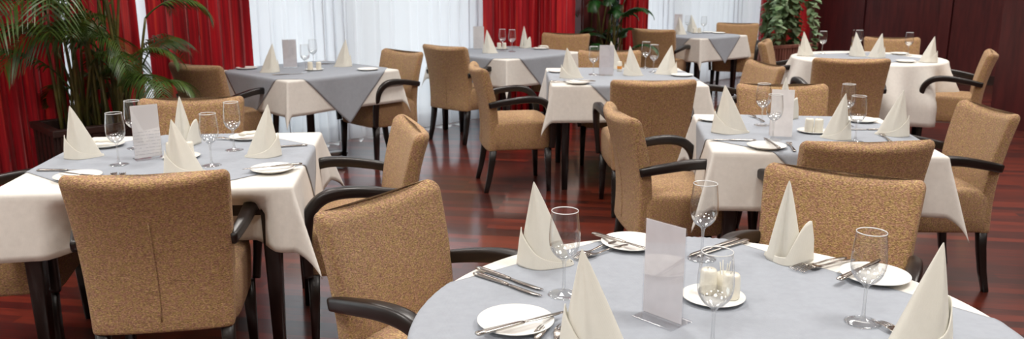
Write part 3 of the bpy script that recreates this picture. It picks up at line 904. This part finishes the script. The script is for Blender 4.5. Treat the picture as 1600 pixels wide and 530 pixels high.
# ------------------------------------------------------------------ tables and cloths
ZT = .744           # board top
def drop_map(u, v, a, T, rim=.012, off=0.0, seed=0.0, ripple=.012):
    """where the point (u,v) of a cloth laid on a square board of half size a ends up"""
    du = max(0, abs(u) - a); dv = max(0, abs(v) - a)
    su = 1 if u >= 0 else -1; sv = 1 if v >= 0 else -1
    d = math.hypot(du, dv)
    if d == 0:
        return Vector((u, v, ZT + .003 + off))
    th = math.atan2(dv, du)
    # rounded rim
    if d < rim * PI / 2:
        ang = d / rim; outw = rim * math.sin(ang); dn = rim * (1 - math.cos(ang))
    else:
        outw = rim; dn = rim + (d - rim * PI / 2)
    dd = max(0, dn - rim)
    fl = .05 * dd
    if du > 0 and dv == 0:
        s = v; k = (abs(v) / a) ** 3
        fl += ripple * (dd / .25) * (math.sin(v * 19 + seed + su) * .6 + math.sin(v * 7.3 + seed * 2) * .6) * (1 - k) + .07 * dd * k
        ox, oy = outw + fl + off, 0
    elif dv > 0 and du == 0:
        k = (abs(u) / a) ** 3
        fl += ripple * (dd / .25) * (math.sin(u * 17 + seed * 1.7 + sv) * .6 + math.sin(u * 8.1 + seed) * .6) * (1 - k) + .07 * dd * k
        ox, oy = 0, outw + fl + off
    else:
        fl += .07 * dd
        g = T * dd * math.sin(2 * th) ** 2
        ox = (outw + fl + off) * math.cos(th) + g * .7071
        oy = (outw + fl + off) * math.sin(th) + g * .7071
        dn *= 1 - .05 * math.sin(2 * th)
    x = min(max(u, -a), a) + su * ox; y = min(max(v, -a), a) + sv * oy
    return Vector((x, y, ZT + .003 + off - dn))

def push_in(p, a, pushes):
    """cloth pressed inwards where a chair stands under the table"""
    for (side, c, hw, amt) in pushes:
        dn = ZT - p.z
        if dn < .04: continue
        ax = side[0]; sg = side[1]
        out, along = (p.x * sg, p.y) if ax == 'x' else (p.y * sg, p.x)
        if out < a - .12: continue
        w = max(0, 1 - max(0, (abs(along - c) - hw)) / .12); w = w * w * (3 - 2 * w)
        m = amt * w * min(1, (dn - .02) / .1)
        if ax == 'x': p.x -= sg * m
        else: p.y -= sg * m
    return p

def square_cloth(name, a, b, n, mat, seed, FAN, pushes=(), ang=0.0, off=0.0, dx=0, dy=0):
    bm = bmesh.new()
    vals = [-b + 2 * b * i / n for i in range(n + 1)]
    if ang == 0:   # keep rows on the fold line
        vals = sorted(set([round(q, 5) for q in vals if abs(abs(q) - a) > .012] + [-a, a, -a - .006, a + .006, -a - .012, a + .012, -a - .018, a + .018]))
    G = []
    ca, sa = math.cos(ang), math.sin(ang)
    for q in vals:
        row = []
        for p in vals:
            u, v = p * ca - q * sa + dx, p * sa + q * ca + dy
            P = push_in(drop_map(u, v, a, FAN, off=off, seed=seed), a, pushes)
            if off == 0 and abs(u) < a and abs(v) < a:
                pass
            row.append(bm.verts.new(P))
        G.append(row)
    m = len(vals)
    for j in range(m - 1):
        for i in range(m - 1):
            bm.faces.new((G[j][i], G[j][i + 1], G[j + 1][i + 1], G[j + 1][i]))
    return obj(name, bm, mat, mods=(('solid', .0022, 1 if off == 0 else 1),))

def round_map(r, th, R, off, amp, nf, seed, rim=.012):
    d = max(0, r - R)
    if d == 0: return Vector((r * math.cos(th), r * math.sin(th), ZT + .003 + off))
    if d < rim * PI / 2:
        a = d / rim; o = rim * math.sin(a); dn = rim * (1 - math.cos(a))
    else:
        o = rim; dn = rim + d - rim * PI / 2
    dd = max(0, dn - rim)
    k = min(1, dd / .30)
    fold = math.sin(th * nf + seed + .5 * math.sin(3 * th)) + .4 * math.sin(th * nf * .5 + seed)
    rr = R + o + off + amp * k * (fold + .9) + .03 * k
    return Vector((rr * math.cos(th), rr * math.sin(th), ZT + .003 + off - dn))

def round_cloth(name, R, hang, mat, seed, amp=.03, nf=15):
    bm = bmesh.new(); rings = []
    rs = [.05, .2, .4, R - .02, R, R + .006, R + .012, R + .019] + [R + .019 + (hang - .019) * k / 12 for k in range(1, 13)]
    N = 180
    c = bm.verts.new((0, 0, ZT + .003))
    prev = None
    for r in rs:
        ring = [bm.verts.new(round_map(r, 2 * PI * i / N, R, 0, amp, nf, seed)) for i in range(N)]
        for i in range(N):
            j = (i + 1) % N
            if prev is None: bm.faces.new((c, ring[i], ring[j]))
            else: bm.faces.new((prev[i], ring[i], ring[j], prev[j]))
        prev = ring
    return obj(name, bm, mat, mods=(('solid', .0022, 1),))

def round_overlay(name, R, half, ang, dx, dy, mat, seed, amp, nf, n=90):
    bm = bmesh.new(); G = []
    ca, sa = math.cos(ang), math.sin(ang)
    for j in range(n + 1):
        row = []
        for i in range(n + 1):
            p = -half + 2 * half * i / n; q = -half + 2 * half * j / n
            u, v = p * ca - q * sa + dx, p * sa + q * ca + dy
            row.append(bm.verts.new(round_map(math.hypot(u, v), math.atan2(v, u), R, .0035, amp, nf, seed)))
        G.append(row)
    for j in range(n):
        for i in range(n):
            bm.faces.new((G[j][i], G[j][i + 1], G[j + 1][i + 1], G[j + 1][i]))
    return obj(name, bm, mat, mods=(('solid', .0018, 1),))

def table_body(T):
    root = empty('dining_table', (T['x'], T['y'], 0), math.radians(T['rot']))
    bm = bmesh.new()
    if T['round']:
        lathe(bm, [(0, ZT - .03), (T['a'] - .004, ZT - .03), (T['a'], ZT - .026), (T['a'], ZT - .004), (T['a'] - .004, ZT), (0, ZT)], 72)
        obj('tabletop', bm, M['wood'], root, smooth=False)
    else:
        add_box(bm, (0, 0, ZT - .015), (2 * T['a'], 2 * T['a'], .03))
        obj('tabletop', bm, M['wood'], root, smooth=False)
    if T['ped']:
        bm = bmesh.new(); lathe(bm, [(0, .045), (.045, .045), (.032, .09), (.03, .6), (.045, .69), (.1, ZT - .031), (0, ZT - .031)], 24)
        obj('pedestal', bm, M['planter'], root)
        bm = bmesh.new()
        for k in range(2):
            a = math.radians(T.get('foot', 0)) + k * PI / 2
            pts = [Vector((math.cos(a), math.sin(a), 0)) * r for r in (-.36, -.3, -.1, 0, .1, .3, .36)]
            zs = (.02, .028, .045, .05 + .002 * k, .045, .028, .02)
            for p, z in zip(pts, zs): p.z = z
            sweep(bm, pts, [(.025, .012), (.032, .02), (.036, .024), (.036, .026), (.036, .024), (.032, .02), (.025, .012)], side=(-math.sin(a), math.cos(a), 0), n=12, p=4)
        obj('base_foot', bm, M['brushed'], root)
    else:
        h = T['a'] * (.66 if T['round'] else 1) - .085
        for sx in (-1, 1):
            for sy in (-1, 1):
                bm = bmesh.new()
                sweep(bm, [(h * sx, h * sy, ZT - .031), (h * sx, h * sy, .62), (h * sx, h * sy, 0)], [(.034, .034), (.034, .034), (.02, .02)], n=12, p=8)
                obj('leg', bm, M['wood'], root)
        bm = bmesh.new()
        for s in (-1, 1):
            add_box(bm, (0, h * s, ZT - .08), (2 * h - .07, .024, .09)); add_box(bm, (h * s, 0, ZT - .08), (.024, 2 * h - .07, .09))
        obj('apron', bm, M['wood'], root, smooth=False)
    return root

for T in TABLES:
    r = table_body(T)
    tag(r, 'dark wooden table under ' + T['name'], 'table', 'dining tables')
    rz = math.radians(T['rot'])
    if T['round']:
        c = round_cloth('tablecloth', T['a'] + .004, T['hang'], M['cloth'], T['seed'], T['amp'], T['nf'])
        g = round_overlay('table_topper', T['a'] + .004, T['th'], math.radians(T['ta']), T['tdx'], T['tdy'], M['grey'], T['seed'], T['amp'], T['nf'])
    else:
        c = square_cloth('tablecloth', T['a'] + .004, T['a'] + T['hang'], 64, M['cloth'], T['seed'], T['fan'], T['push'])
        g = square_cloth('table_topper', T['a'] + .004, T['th'], 84, M['grey'], T['seed'], T['fan'], T['push'], math.radians(T['ta']), .0035, T['tdx'], T['tdy'])
    for o in (c, g): place(o, T['x'], T['y'], 0, rz)
    tag(c, T['clothlab'], 'tablecloth', 'white tablecloths')
    tag(g, T['toplab'], 'table topper', 'grey table toppers')

# ------------------------------------------------------------------ tableware
ZS = ZT + .003 + .0035 + .0019 + .0004
def make_napkin():
    bm = bmesh.new()
    H = .215
    ns, nt = 48, 24
    base = smooth_path([(-.030, .046, 0), (-.052, .022, 0), (-.056, -.012, 0), (-.030, -.040, 0), (.000, -.050, 0), (.040, -.036, 0), (.079, -.008, 0), (.066, .022, 0), (.030, .045, 0)], 6)
    apex = Vector((-.020, -.004, H))
    def B(f):
        q = f * (len(base) - 1); i = min(int(q), len(base) - 2)
        return base[i].lerp(base[i + 1], q - i)
    # tall folded peak: a sheet wound round an off-centre point, creased down the front
    G = []
    for j in range(nt + 1):
        t = j / nt
        row = []
        for i in range(ns + 1):
            f = i / ns
            b = B(f)
            k = (1 - t) ** (1.0 - .12 * math.sin(PI * f))
            p = Vector((apex.x + (b.x - apex.x) * k, apex.y + (b.y - apex.y) * k, H * t))
            crease = .006 * math.exp(-((f - .53) / .045) ** 2) * math.sin(PI * min(1, t * 1.1))
            p.y -= crease
            p.y += .004 * math.exp(-((f - .40) / .06) ** 2) * math.sin(PI * t)
            row.append(bm.verts.new(p))
        G.append(row)
    for j in range(nt):
        for i in range(ns):
            bm.faces.new((G[j][i], G[j][i + 1], G[j + 1][i + 1], G[j + 1][i]))
    # cuff folded round the foot: its own small point on the short side, its edge sweeping down across the front
    G = []
    nt2 = 12
    for j in range(nt2 + 1):
        t = j / nt2
        row = []
        for i in range(ns + 1):
            f = .06 + .80 * i / ns
            b = B(f)
            u = i / ns
            if u < .20: top = .045 + .055 * (u / .20)
            else: top = .006 + .094 * ((1 - u) / .80) ** 2.2
            z = top * t
            k = (1 - z / H) ** (.88 - .25 * math.exp(-((u - .2) / .12) ** 2))
            o = 1.09 + .05 * t * math.exp(-((u - .2) / .15) ** 2)
            c = Vector((.006, 0, 0))
            p = Vector((c.x + (b.x - c.x) * o, c.y + (b.y - c.y) * o, z))
            p.x = apex.x + (p.x - apex.x) * k; p.y = apex.y + (p.y - apex.y) * k
            row.append(bm.verts.new(p))
        G.append(row)
    for j in range(nt2):
        for i in range(ns):
            bm.faces.new((G[j][i], G[j][i + 1], G[j + 1][i + 1], G[j + 1][i]))
    return obj('folded_napkin', bm, M['napkin'], mods=(('solid', .0022, 0),))

def make_lobed():
    bm = bmesh.new()
    H = .215
    ns, nt = 44, 24
    base = smooth_path([(-.020, .042, 0), (-.046, .020, 0), (-.052, -.012, 0), (-.034, -.036, 0), (-.014, -.030, 0), (.004, -.044, 0), (.030, -.034, 0), (.040, -.004, 0), (.026, .036, 0)], 6)
    ax, ay = -.008, -.004
    G = []
    for j in range(nt + 1):
        t = j / nt
        row = []
        for i in range(ns + 1):
            q = i / ns * (len(base) - 1); k0 = min(int(q), len(base) - 2)
            b = base[k0].lerp(base[k0 + 1], q - k0)
            k = (1 - t) ** .85
            row.append(bm.verts.new((ax + (b.x - ax) * k, ay + (b.y - ay) * k, H * t)))
        G.append(row)
    for j in range(nt):
        for i in range(ns):
            bm.faces.new((G[j][i], G[j][i + 1], G[j + 1][i + 1], G[j + 1][i]))
    # rounded ear of cloth turned out on one side and wrapped under the front
    n1, n2 = 40, 10
    G = []
    for j in range(n2 + 1):
        r = j / n2
        row = []
        for i in range(n1 + 1):
            u = i / n1
            x = -.058 + .125 * u
            if u < .45: top = .012 + .010 * (u / .45)
            else:
                w = (u - .45) / .55
                top = .022 + .088 * math.sin(PI * min(1, w * .62 + .0)) ** 1.2 * (1 - max(0, w - .86) * 4.2)
            z = top * r
            y = -.050 + .060 * (2 * u - 1) ** 2 - .012 * math.sin(PI * u) + .020 * (z / .11)
            row.append(bm.verts.new((x * (1 - .04 * r), y, z)))
        G.append(row)
    for j in range(n2):
        for i in range(n1):
            bm.faces.new((G[j][i], G[j][i + 1], G[j + 1][i + 1], G[j + 1][i]))
    return obj('folded_napkin', bm, M['napkin'], mods=(('solid', .0022, 0),))

def make_glass():
    root = empty('wine_glass')
    bm = bmesh.new()
    lathe(bm, [(0, 0), (.036, 0), (.0385, .0008), (.0385, .0016), (.03, .0036), (.016, .0062), (.007, .011)], 44)
    obj('foot', bm, M['footglass'], root)
    bm = bmesh.new()
    lathe(bm, [(.007, .011), (.0042, .020), (.0034, .045), (.0036, .072), (.0050, .083), (.0085, .0885)], 24)
    obj('stem', bm, M['stemglass'], root)
    bm = bmesh.new()
    lathe(bm, [(.0085, .0885), (.0130, .0915), (.020, .0965), (.0278, .1055), (.0330, .1150), (.0355, .1240), (.0368, .137), (.0365, .153), (.0345, .175), (.0322, .195), (.0310, .207)], 48)
    bw = obj('bowl', bm, M['bowl'], root)
    bm = bmesh.new()
    lathe(bm, [(0, .0895), (.006, .0905), (.0120, .0930), (.0190, .0978), (.0266, .1062), (.0318, .1155), (.0342, .1240)], 48)  # added inner shell; stronger mirror imitates the pale table reflection low in the bowl
    obj('bowl_base', bm, M['bowlbase'], bw)
    bm = bmesh.new()
    lathe(bm, [(.0303, .2066), (.0303, .2080), (.0310, .2086), (.0317, .2080), (.0317, .2066), (.0310, .2062), (.0303, .2066)], 48)
    obj('rim', bm, M['rim'], bw)
    return root

def make_plate():
    bm = bmesh.new()
    R = .084
    lathe(bm, [(0, .0016), (R * .6, .0016), (R * .62, 0), (R * .66, 0), (R * .68, .002), (R * .97, .0105), (R, .0125), (R * .995, .0138), (R * .96, .0132), (R * .74, .0062), (R * .68, .0048), (0, .0048)], 56)
    return obj('side_plate', bm, M['chinaware'])

def make_saucer():
    bm = bmesh.new()
    R = .074
    lathe(bm, [(0, .0016), (R * .6, .0016), (R * .62, 0), (R * .68, 0), (R * .72, .002), (R * .98, .0085), (R, .010), (R * .98, .0112), (R * .78, .006), (R * .7, .0046), (0, .0046)], 48)
    return obj('saucer', bm, M['chinaware'])

def make_shaker():
    root = empty('shaker')
    bm = bmesh.new()
    lathe(bm, [(0, 0), (.0185, 0), (.020, .002), (.0205, .02), (.0195, .050), (.0185, .056), (.016, .0595), (0, .0605)], 28)
    obj('body', bm, M['salt'], root)
    bm = bmesh.new()
    for k in range(3):
        a = k * 2 * PI / 3
        lathe(bm, [(0, .0002), (.0013, .0002), (.0013, .0008), (0, .0009)], 8, (.005 * math.cos(a), .005 * math.sin(a), .0603))
    obj('pour_hole', bm, M['wood'], root)
    return root

def make_pot():
    root = empty('condiment_pot')
    bm = bmesh.new(); lathe(bm, [(0, 0), (.017, 0), (.0185, .002), (.0185, .062), (.015, .070), (.015, .078), (0, .079)], 24)
    obj('body', bm, M['salt'], root)
    bm = bmesh.new(); lathe(bm, [(.0188, .02), (.0190, .021), (.0190, .042), (.0188, .043)], 24)
    obj('label_band', bm, M['orange'], root)
    return root

def make_toothpick():
    root = empty('toothpick_holder')
    bm = bmesh.new(); lathe(bm, [(0, 0), (.016, 0), (.017, .002), (.017, .045), (.0155, .045), (.0155, .006), (0, .006)], 24)
    obj('cup', bm, M['salt'], root)
    for k in range(4):
        bm = bmesh.new(); a = k * 1.6 + .4
        sweep(bm, [(.004 * math.cos(a), .004 * math.sin(a), .007), (.013 * math.cos(a), .013 * math.sin(a), .073)], (.0013, .0013), n=6, p=2)
        obj('toothpick', bm, M['bread'], root)
    return root

def blade_mesh(bm, prof, zf):
    """strip: list of (x along, y left, y right, half thickness)"""
    L = []
    for x, yl, yr, h in prof:
        z = zf(x)
        L.append([bm.verts.new((x, yl, z + h * .3)), bm.verts.new((x, (yl + yr) / 2, z + h)), bm.verts.new((x, yr, z + h * .3)), bm.verts.new((x, (yl + yr) / 2, z - h))])
    for a, b in zip(L, L[1:]):
        for i in range(4):
            bm.faces.new((a[i], a[(i + 1) % 4], b[(i + 1) % 4], b[i]))
    bm.faces.new(L[0]); bm.faces.new(L[-1])

def make_knife():   # handle end at -x, tip at +x, .225 long
    root = empty('table_knife')
    bm = bmesh.new()
    sweep(bm, [(-.112, 0, .0045), (-.108, 0, .0045), (-.09, 0, .0045), (-.04, 0, .0045), (-.005, 0, .0045), (.004, 0, .0042)], [(.006, .002), (.0085, .0038), (.0085, .0042), (.0068, .004), (.0055, .0036), (.005, .003)], side=(0, 1, 0), n=12, p=3)
    obj('handle', bm, M['steel'], root)
    bm = bmesh.new()
    blade_mesh(bm, [(.002, -.0045, .0045, .0024), (.015, -.007, .0055, .0018), (.05, -.0095, .0058, .0015), (.085, -.0092, .0056, .0013), (.102, -.006, .0052, .0011), (.112, .001, .0035, .0008)], lambda x: .0042)
    obj('blade', bm, M['steel'], root)
    return root

def make_fork():    # handle end at -x, tines at +x, .20 long
    root = empty('table_fork')
    def zf(x):
        if x < .02: return .003 + .004 * max(0, 1 - abs(x + .03) / .06)
        t = (x - .02) / .08
        return .003 + .012 * math.sin(PI * t) * (1 - .2 * t) * .6
    bm = bmesh.new()
    xs = [-.1, -.096, -.085, -.06, -.03, 0, .015, .028, .038, .048, .054]
    ws = [.003, .007, .0085, .0065, .0042, .0034, .0036, .007, .0112, .0122, .0122]
    sweep(bm, [(x, 0, zf(x) + .0012) for x in xs], [(w, .0014) for w in ws], side=(0, 1, 0), n=10, p=3)
    obj('handle', bm, M['steel'], root)
    for k in range(4):
        y = (-1.5 + k) * .0067
        bm = bmesh.new()
        xx = [.050, .06, .075, .09, .098]
        sweep(bm, [(x, y, zf(x) + .0012) for x in xx], [(.0024, .0012), (.0018, .0011), (.0016, .001), (.0013, .0009), (.0006, .0005)], side=(0, 1, 0), n=8, p=3)
        obj('tine', bm, M['steel'], root)
    return root

def make_menu(kind):
    root = empty('menu_stand')
    w, h = .105, .218
    if kind != 'bare':
        bm = bmesh.new(); add_box(bm, (0, 0, .004 + h / 2), (w, .0012, h - .002))
        obj('menu_sheet', bm, M['paper' if kind == 'paper' else 'blank'], root, smooth=False)
    for s in (-1, 1):
        bm = bmesh.new(); add_box(bm, (0, s * .0022, .0045 + h / 2), (w + .004, .002, h))
        obj('panel', bm, M['acrylic'], root, smooth=False)
    bm = bmesh.new(); add_box(bm, (0, 0, .0016), (w + .004, .075, .003))
    obj('base', bm, M['acrylic'], root, smooth=False, mods=(('bevel', .0008, 2),))
    return root

def make_tentcard():
    bm = bmesh.new()
    w, h, d = .10, .215, .028
    for s in (-1, 1):
        vs = [bm.verts.new(p) for p in ((-w / 2, s * d, 0), (w / 2, s * d, 0), (w / 2, s * .0008, h), (-w / 2, s * .0008, h))]
        vs2 = [bm.verts.new((v.co.x, v.co.y + s * .0008, v.co.z)) for v in vs]
        bm.faces.new(vs); bm.faces.new(vs2)
        for i in range(4): bm.faces.new((vs[i], vs[(i + 1) % 4], vs2[(i + 1) % 4], vs2[i]))
    return obj('menu_card', bm, M['white'], smooth=False)

def make_roll():
    bm = bmesh.new()
    pts = [(-.04, 0, .012), (-.02, .006, .017), (0, 0, .016), (.02, -.006, .018), (.04, .002, .012)]
    sweep(bm, smooth_path(pts, 3), (.022, .008), side=(0, 1, 0), n=12, p=2)
    return obj('folded_paper', bm, M['bread'])

MAKE = dict(napkin=make_napkin, lobed=make_lobed, glass=make_glass, plate=make_plate, saucer=make_saucer, shaker=make_shaker, pot=make_pot, toothpick=make_toothpick, knife=make_knife, fork=make_fork,
            menu=lambda: make_menu('paper'), blankmenu=lambda: make_menu('blank'), clearmenu=lambda: make_menu('bare'), card=make_tentcard, roll=make_roll)
CAT = dict(napkin='napkin', lobed='napkin', glass='wine glass', plate='plate', saucer='saucer', shaker='shaker', pot='condiment pot', toothpick='toothpick holder', knife='knife', fork='fork', menu='menu stand', blankmenu='menu stand', clearmenu='menu stand', card='menu card', roll='folded paper')
GRP = dict(napkin='folded napkins on the tables', lobed='folded napkins on the tables', glass='wine glasses on the tables', plate='side plates on the tables', saucer='saucers holding the shakers', shaker='white shakers', knife='table knives', fork='table forks', menu='menu stands', blankmenu='menu stands', clearmenu='menu stands')
for (kind, x, y, dz, rot, sx, sz, lab) in ITEMS:
    o = pool(kind, MAKE[kind])
    place(o, x, y, ZS + dz, math.radians(rot), (sx, abs(sx), sz))
    tag(o, lab, CAT[kind], GRP.get(kind))

# ------------------------------------------------------------------ plants
def frond_mesh(L, droop, n=34, leaf=.30, wid=.016, seed=0, up=1.1):
    """pinnate palm frond starting at the origin, leaving along +x and arching down"""
    rnd = random.Random(seed)
    bm = bmesh.new()
    pts = []
    a = up; p = Vector((0, 0, 0)); st = L / n
    for i in range(n + 1):
        pts.append(p.copy())
        p = p + Vector((math.cos(a), 0, math.sin(a))) * st
        a -= droop / n * (.5 + 1.2 * i / n)
    sweep(bm, pts, [(.007 * (1 - .85 * i / n), .006 * (1 - .85 * i / n)) for i in range(n + 1)], side=(0, 1, 0), n=6, p=2)
    for i in range(int(n * .22), n + 1):
        t = i / n
        T = (pts[min(i + 1, n)] - pts[i - 1]).normalized()
        ll = leaf * (math.sin(PI * min(1, .12 + .86 * t)) ** .6) * rnd.uniform(.85, 1.1)
        for s in (-1, 1):
            d = (T * .75 + Vector((0, s, 0)) * 1.0 + Vector((0, 0, .22))).normalized()
            base = pts[i] + T * rnd.uniform(-.3, .3) * st
            prev = None
            m = 5
            for k in range(m + 1):
                q = k / m
                c = base + d * (ll * q) + Vector((0, 0, -.55 * ll * q * q))
                w = wid * (math.sin(PI * min(1, .08 + .9 * q)) ** .8) * .5
                side = T * w
                cur = (bm.verts.new(c - side), bm.verts.new(c + side))
                if prev: bm.faces.new((prev[0], prev[1], cur[1], cur[0]))
                prev = cur
    return bm

def box_planter(name, x, y, rz, sx, sy, h, mat, slats, label):
    root = empty(name, (x, y, 0), rz)
    bm = bmesh.new()
    t = .03
    for s in (-1, 1):
        add_box(bm, (0, s * (sy / 2 - t / 2), h / 2 + .02), (sx, t, h - .04)); add_box(bm, (s * (sx / 2 - t / 2), 0, h / 2 + .02), (t, sy - 2 * t, h - .04))
    add_box(bm, (0, 0, .06), (sx - 2 * t, sy - 2 * t, .03))
    obj('box', bm, mat, root, smooth=False, mods=(('bevel', .004, 2),))
    bm = bmesh.new()
    for s in (-1, 1):
        add_box(bm, (0, s * (sy / 2), h - .02), (sx + .05, .05, .045)); add_box(bm, (s * (sx / 2), 0, h - .02), (.05, sy - .05, .045))
    obj('rim', bm, mat, root, smooth=False, mods=(('bevel', .006, 2),))
    bm = bmesh.new()
    k = int(sx / slats)
    for i in range(k):
        xx = -sx / 2 + (i + .5) * sx / k
        for s in (-1, 1): add_box(bm, (xx, s * (sy / 2 + .008), h / 2), (sx / k * .6, .018, h - .09))
    k = int(sy / slats)
    for i in range(k):
        yy = -sy / 2 + (i + .5) * sy / k
        for s in (-1, 1): add_box(bm, (s * (sx / 2 + .008), yy, h / 2), (.018, sy / k * .6, h - .09))
    obj('slatting', bm, mat, root, smooth=False)
    bm = bmesh.new(); add_box(bm, (0, 0, h - .09), (sx - 2 * t - .002, sy - 2 * t - .002, .05))
    obj('soil', bm, M['soil'], root, smooth=False)
    for a in (-1, 1):
        for b in (-1, 1):
            bm = bmesh.new(); add_box(bm, (a * (sx / 2 - .05), b * (sy / 2 - .05), .02), (.05, .05, .04))
            obj('foot', bm, mat, root, smooth=False)
    return tag(root, label, 'planter')

def palm(name, x, y, z, specs, label, cat, mats, nst, spread, seed):
    rnd = random.Random(seed)
    root = empty(name, (x, y, z))
    tag(root, label, cat)
    for (ang, h, L, droop, up, leaf, wid) in specs:
        a = math.radians(ang)
        bx, by = spread * rnd.uniform(-1, 1), spread * .5 * rnd.uniform(-1, 1)
        ex, ey = bx + .10 * math.cos(a), by + .10 * math.sin(a)
        bm = bmesh.new()
        sweep(bm, smooth_path([(bx, by, -.0), (bx + .3 * (ex - bx), by + .3 * (ey - by), h * .5), (ex, ey, h)], 4), [(.012 - .0006 * i, .012 - .0006 * i) for i in range(9)], n=8, p=2)
        st = obj('stem', bm, M[mats[1]], root)
        f = obj('frond', frond_mesh(L, droop, leaf=leaf * min(1, .35 + .75 * L), wid=wid, seed=rnd.randint(0, 9999), up=up), M[mats[0]], st)
        f.location = (ex, ey, h)
        f.rotation_euler = (rnd.uniform(-.25, .25), 0, a)
    return root

box_planter('wooden_planter', *PLANTER_L, M['planter'], .09, 'dark slatted wooden planter box under the palm by the left red curtains')
palm('areca_palm', PALM[0], PALM[1], PALM[2], PALM_SPECS, 'tall feathery green palm in front of the left red curtains', 'palm', ('palm', 'stem'), 0, .28, 5)
box_planter('wooden_planter', *PLANTER_M, M['planter'], .09, 'dark low planter box under the deep green plant beside the middle red curtain')
palm('leafy_plant', PLANT_M[0], PLANT_M[1], PLANT_M[2], PLANT_M_SPECS, 'deep green bushy plant behind the middle tables, right of the middle red curtain', 'plant', ('fern', 'stem'), 0, .22, 9)
bm = bmesh.new(); add_box(bm, (5.08, 8.15, 1.5), (.62, .45, 3.0), WANG)
for dx in (-.22, .22): add_box(bm, Vector((5.08, 8.15, 1.5)) + DU * dx + DN * .235, (.1, .03, 3.0), WANG)
struct(obj('trim_2', bm, M['panel'], smooth=False))
box_planter('slatted_planter', *PLANTER_R, M['slat'], .05, 'pinkish slatted wooden planter box near the far right corner')

def pothos():
    root = empty('trailing_plant', (POTHOS[0], POTHOS[1], POTHOS[2]))
    tag(root, 'trailing variegated leafy plant above the pinkish slatted planter', 'plant')
    rnd = random.Random(21)
    def leaf(bm, c, d, size):
        d = d.normalized(); s = d.cross(Vector((0, 0, 1)))
        s = s.normalized() if s.length > .01 else Vector((1, 0, 0))
        nrm = s.cross(d)
        out = [(0, 0), (.12, .28), (.35, .40), (.62, .30), (.85, .13), (1, 0)]
        mid = [bm.verts.new(c + d * (size * a) + nrm * (-.12 * size * a * a)) for a, b in out]
        for sg in (-1, 1):
            ed = [bm.verts.new(c + d * (size * a) + s * (sg * size * b) + nrm * (.10 * size * b - .15 * size * a * a)) for a, b in out[1:-1]]
            bm.faces.new((mid[0], mid[1], ed[0]))
            for i in range(len(ed) - 1): bm.faces.new((mid[i + 1], mid[i + 2], ed[i + 1], ed[i]))
            bm.faces.new((mid[-2], mid[-1], ed[-1]))
    for k in range(26):
        a = rnd.uniform(0, 2 * PI)
        r = rnd.uniform(.12, .32) if k % 4 else rnd.uniform(.4, .6)
        top = rnd.uniform(.45, 1.0)
        pts = smooth_path([(rnd.uniform(-.08, .08), rnd.uniform(-.08, .08), 0), (.3 * r * math.cos(a), .3 * r * math.sin(a), top * .7), (.7 * r * math.cos(a), .7 * r * math.sin(a), top), (r * math.cos(a), r * math.sin(a), top - rnd.uniform(.1, .45)), (1.08 * r * math.cos(a), 1.08 * r * math.sin(a), top - rnd.uniform(.5, .75))], 5)
        pts = [p for p in pts if p.z > -.02 or math.hypot(p.x, p.y) < .1]
        bm = bmesh.new()
        sweep(bm, pts, [(.004, .004)] * len(pts), side=(math.sin(a), -math.cos(a), .01), n=6, p=2)
        vine = obj('vine', bm, M['stem'], root)
        bm = bmesh.new()
        for i in range(3, len(pts)):
            for q in range(2):
                d = Vector((math.cos(a) + rnd.uniform(-1, 1), math.sin(a) + rnd.uniform(-1, 1), rnd.uniform(-.9, .1)))
                leaf(bm, pts[i] + Vector((0, 0, .002)), d, rnd.uniform(.08, .15))
        obj('foliage', bm, M['pothos'], vine)
pothos()

# ------------------------------------------------------------------ light
def area(name, loc, rot, sx, sy, power, col, spread=2.4):
    l = bpy.data.lights.new(name, 'AREA'); l.shape = 'RECTANGLE'; l.size = sx; l.size_y = sy; l.energy = power; l.color = col; l.spread = spread
    o = link(bpy.data.objects.new(name, l)); o.location = loc; o.rotation_euler = rot
    return o
LAMPS = [(s, n, p) for s in (-8.4, -6.2, -4, -1.8, .4, 2.6, 4.8) for n, p in ((1.6, 29), (3.9, 29), (6.2, 29), (8.5, 16))]  # dimmer last row is added fill for surfaces turned to the camera
WARM = (1.0, .955, .895)
for (s, n, p) in LAMPS:
    area('ceiling_and_fill_lamp', W(s, n, 2.94), (0, 0, WANG), .6, .6, p, WARM)
EXPOSURE = 0.0
WORLD_COL = (.93, .97, 1.0, 1); WORLD_STR = 2.5


w = bpy.data.worlds.new('daylight'); SC.world = w; w.use_nodes = True
w.node_tree.nodes['Background'].inputs[0].default_value = WORLD_COL
w.node_tree.nodes['Background'].inputs[1].default_value = WORLD_STR

# ------------------------------------------------------------------ camera
cam = bpy.data.cameras.new('camera')
co = link(bpy.data.objects.new('camera', cam))
co.location = (0, 0, 1.5)
pitch = math.atan(310 / 1300)
co.rotation_euler = (PI / 2 - pitch, 0, 0)
cam.sensor_width = 36; cam.sensor_fit = 'HORIZONTAL'; cam.lens = 36 * 1300 / 1600
cam.clip_start = .05; cam.clip_end = 200
cam.dof.use_dof = True; cam.dof.focus_distance = 2.15; cam.dof.aperture_fstop = 6.5
SC.camera = co
vs = SC.view_settings
vs.view_transform = 'Standard'; vs.look = 'None'; vs.gamma = 1; vs.use_curve_mapping = False; vs.exposure = EXPOSURE
SC.cycles.use_denoising = True
SC.cycles.max_bounces = 14; SC.cycles.transmission_bounces = 12; SC.cycles.transparent_max_bounces = 16; SC.cycles.diffuse_bounces = 5
SC.cycles.sample_clamp_indirect = 6
